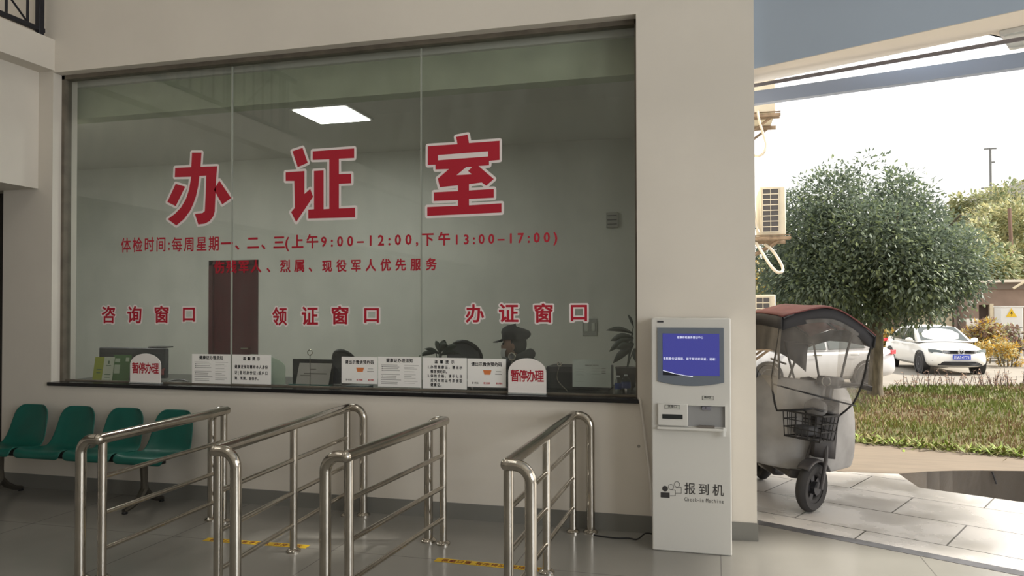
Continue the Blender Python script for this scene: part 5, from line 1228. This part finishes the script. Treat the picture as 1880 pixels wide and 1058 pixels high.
# bottles
PET = glass('clear bottle plastic', (.86, .88, .90), 1.4, .03, dirt=.10, dscale=20); BCAP = mat('white bottle cap', (214, 218, 222), .4); BLAB = mat('blue bottle label', (56, 74, 140), .5)
for i, (px, py, Y, lab) in enumerate(((1135, 690, .24, 'slim clear bottle with a blue label, left of the pair at the counter end'), (1149, 688, .33, 'wider clear bottle, right one of the pair at the counter end'))):
    x, z = at(px, py, Y); h = z-CT; r = .026 if i == 0 else .036
    t = thing('water_bottle', lab, 'bottle', (x, Y, CT), group='clear water bottles at the counter end')
    MB().lathe([(r*.8, 0), (r, .008), (r, h*.68), (r*.8, h*.78), (.014, h*.88), (.012, h*.93)], (0, 0, 0), 20).build('bottle_body', PET, t)
    MB().lathe([(.0135, h*.92), (.0135, h), (.001, h)], (0, 0, 0), 16).build('cap', BCAP, t)
    MB().lathe([(r+.0006, h*.28), (r+.0006, h*.6)], (0, 0, 0), 20, caps=False).build('label_band', BLAB, t)
# dark desktop case behind the printed form
box_thing('computer_case', 'dark desktop box standing behind the tiny steel ring and the form', 'computer', 1003, 1118, 673, .50, .28, mat('charcoal case', (46, 47, 52), .5))
box_thing('card_terminal', 'low dark box on the counter under the right appointment notice', 'terminal', 862, 930, 712, .20, .12, BLK)
box_thing('glass_paperweight', 'flat teal tray on the counter under the left appointment notice', 'tray', 634, 676, 708, .20, .10, mat('teal tray', (64, 84, 90), .3))
# wall bits in the office
x, z = at(1124, 404, OY-.02)
wv = thing('wall_vent', 'small faint grey vent box on the office back wall at right', 'vent', (x, OY-.03, z))
MB().box(-.07, .07, -.0, .028, -.09, .09).build('case', mat('grey vent box', (160, 160, 152), .6), wv, bevel=.004)
for dz in (-.05, 0, .05): MB().box(-.055, .055, -.004, 0, dz-.006, dz+.006).build('slot', DGREY, wv)
for k, px in enumerate((1076, 1089)):
    x, z = at(px, 601, OY-.02)
    o = thing('wall_switch', ('left' if k == 0 else 'right')+' one of two outlined switch plates on the office back wall', 'switch', (x, OY-.012, z))
    MB().box(-.045, .045, 0, .011, -.1, .1).build('plate', mat('switch plate', (150, 152, 146), .5), o, bevel=.003)
    MB().box(-.02, .02, -.004, .0, -.05, .05).build('rocker', mat('switch rocker', (186, 188, 180), .5), o, bevel=.002)

# ------------------------------------------------------------------ the clerk: dark cap, dark hooded coat, seated, turned to the left
PY = 1.05
CKX, CKZ = at(943, 637, PY)
SKIN = mat('skin', (150, 118, 100), .55); COAT = mat('charcoal coat', (52, 52, 56), .85, var=.2, vscale=9); CAPM = mat('dark felt cap', (46, 46, 50), .85); MASK = mat('pale face mask', (200, 202, 200), .7); HAIR = mat('black hair', (26, 24, 24), .6)
cl = thing('person', 'person behind the glass in a dark cap, pale mask and dark hooded coat', 'person', (CKX+.10, PY, 0))
def W(x, y, z): return (CKX+x, PY+y, z)
hz_ = CKZ          # head centre height (about eye level of a seated person)
def skinned(name, verts, edges, rad, m, parent, sub=2):
    me = bpy.data.meshes.new(name); off = Vector((0, 0, 0)); p = parent
    while p: off += p.location; p = p.parent
    me.from_pydata([tuple(Vector(v)-off) for v in verts], edges, []); me.materials.append(m)
    o = bpy.data.objects.new(name, me); COL.objects.link(o); o.parent = parent
    md = o.modifiers.new('skin', 'SKIN'); md.use_smooth_shade = True
    for i, r_ in enumerate(rad):
        r_ = r_ if isinstance(r_, tuple) else (r_, r_); me.skin_vertices[0].data[i].radius = r_
    me.skin_vertices[0].data[0].use_root = True
    s_ = o.modifiers.new('sub', 'SUBSURF'); s_.levels = sub; s_.render_levels = sub
    return o
sx = .10           # torso axis lies right of the head (leaning towards the left)
V = [W(sx, .10, .63), W(sx, .09, .78), W(sx-.01, .06, hz_-.34), W(sx-.03, .05, hz_-.20), W(-.0+.02, .02, hz_-.10), W(-.01, .0, hz_-.02), W(-.01, 0, hz_+.05),
     W(sx-.18, .02, hz_-.24), W(sx-.24, -.08, hz_-.42), W(sx-.20, -.28, CT+.06),
     W(sx+.18, .06, hz_-.24), W(sx+.22, -.04, hz_-.44), W(sx+.14, -.28, CT+.06),
     W(sx-.10, .0, .605), W(sx-.10, -.36, .605), W(sx-.10, -.38, .12), W(sx-.10, -.50, .06),
     W(sx+.10, .0, .605), W(sx+.10, -.36, .605), W(sx+.10, -.38, .12), W(sx+.10, -.50, .06)]
E_ = [(0, 1), (1, 2), (2, 3), (3, 4), (4, 5), (5, 6), (3, 7), (7, 8), (8, 9), (3, 10), (10, 11), (11, 12), (0, 13), (13, 14), (14, 15), (15, 16), (0, 17), (17, 18), (18, 19), (19, 20)]
Rr = [(.16, .13), (.15, .12), (.17, .12), (.13, .09), .052, .085, .075, .062, .048, .032, .062, .048, .032, .08, .07, .045, .035, .08, .07, .045, .035]
body = skinned('body', V, E_, Rr, COAT, cl)
# head: shaped ellipsoid facing left (-x) with nose, chin, ears, eyes, mouth
hd2 = MB(); hd2.ball(W(0, 0, hz_+.01), .1, 24, 16, (.98, .76, 1.2))
for i, v in enumerate(hd2.v):
    q = v-Vector(W(0, 0, hz_+.01)); a = math.exp(-((q.z+.012)/.022)**2-(q.y/.018)**2)*(q.x < -.05)*.022
    ch = math.exp(-((q.z+.10)/.03)**2)*(q.x < 0)*.012
    eye = sum(math.exp(-((q.z-.018)/.014)**2-((q.y-s_*.03)/.016)**2) for s_ in (1, -1))*(q.x < -.05)*.008
    hd2.v[i] = v+Vector((-a-ch+eye, 0, 0))
head = hd2.build('head', SKIN, cl, world=True, smooth=80)
for s_ in (1, -1):
    MB().ball(W(-.082, s_*.03, hz_+.028), .012, 12, 8).build('eye', mat('dark eye', (30, 26, 24), .2), head, world=True)
    MB().ball(W(.012, s_*.077, hz_+.005), .028, 12, 8, (.7, .35, 1.1)).build('ear', SKIN, head, world=True)
mk = [[W(-.104+.055*abs(u)**1.6-.012*math.sin((k/4)*3.14), u*.066, hz_-.015-.085*k/4) for u in [i/5 for i in range(-5, 6)]] for k in range(5)]
MB().grid(mk).build('face_mask', MASK, cl, world=True, smooth=80, solid=.003)
hr = MB(); hr.ball(W(.03, 0, hz_+.025), .1, 20, 14, (.86, .82, 1.12)); hr.build('hair', HAIR, cl, world=True, smooth=80)
cp = MB(); cx_, cz_ = 0.0, hz_+.075
rows = []
for k, (r_, z) in enumerate(((.098, 0), (.112, .03), (.118, .055), (.105, .085), (.07, .105), (.02, .112), (.002, .113))):
    rows.append([W(.01+math.cos(a*.2618)*r_*1.12+.012*(k > 0), math.sin(a*.2618)*r_*.9, cz_-.01+z-.10*math.cos(a*.2618)*.12*k/3) for a in range(24)])
cp.grid(rows, close_u=True)
cap = cp.build('cap', CAPM, cl, world=True, smooth=80)
br_ = MB().grid([[W(-.085-.10*t_*math.cos(u*1.1), u*.085*(1-.25*t_), cz_-.006-.03*t_) for u in [i/5 for i in range(-5, 6)]] for t_ in (0, .35, .7, 1)])
br_.build('cap_brim', CAPM, cap, world=True, smooth=80, solid=.006)
hd3 = MB(); hd3.tube(smooth_path([W(.0, -.10, hz_-.13), W(.10, -.085, hz_-.09), W(.145, 0, hz_-.06), W(.10, .09, hz_-.08), W(.0, .11, hz_-.12), W(-.06, .05, hz_-.15), W(-.06, -.05, hz_-.15)], 4, True), .048, 10, closed=True)
hd3.build('coat_hood', COAT, cl, world=True, smooth=80)
def hand(wrist, d, side):
    "palm with four fingers and a thumb resting flat, fingers curled a little"
    wv_ = Vector(wrist); d = Vector(d).normalized(); s_ = Vector((0, 0, 1)).cross(d).normalized()*side; up = Vector((0, 0, 1))
    vs = [wv_, wv_+d*.045, wv_+d*.085]; ed = [(0, 1), (1, 2)]; rd = [(.022, .028), (.02, .036), (.016, .036)]
    for k, (o_, L) in enumerate(((.030, .068), (.010, .078), (-.010, .073), (-.029, .056))):
        b0 = wv_+d*.088+s_*o_; i0 = len(vs); vs += [b0, b0+d*L*.45+up*.006, b0+d*L*.8-up*.004, b0+d*L-up*.014]; ed += [(2, i0), (i0, i0+1), (i0+1, i0+2), (i0+2, i0+3)]; rd += [.0098, .0092, .0085, .0072]
    i0 = len(vs); vs += [wv_+d*.035+s_*.036, wv_+d*.062+s_*.058, wv_+d*.088+s_*.064]; ed += [(1, i0), (i0, i0+1), (i0+1, i0+2)]; rd += [.014, .011, .009]
    return vs, ed, rd
for wri, d, sd in ((V[9], (.1, -1, -.12), -1), (V[12], (-.15, -1, -.12), 1)):
    vs, ed, rd = hand(wri, d, sd); skinned('hand', vs, ed, rd, SKIN, cl)
office_chair('black office chair under the dark-capped clerk', 962, 690, 1.46, .17, mat('black mesh', (50, 50, 52), .7))
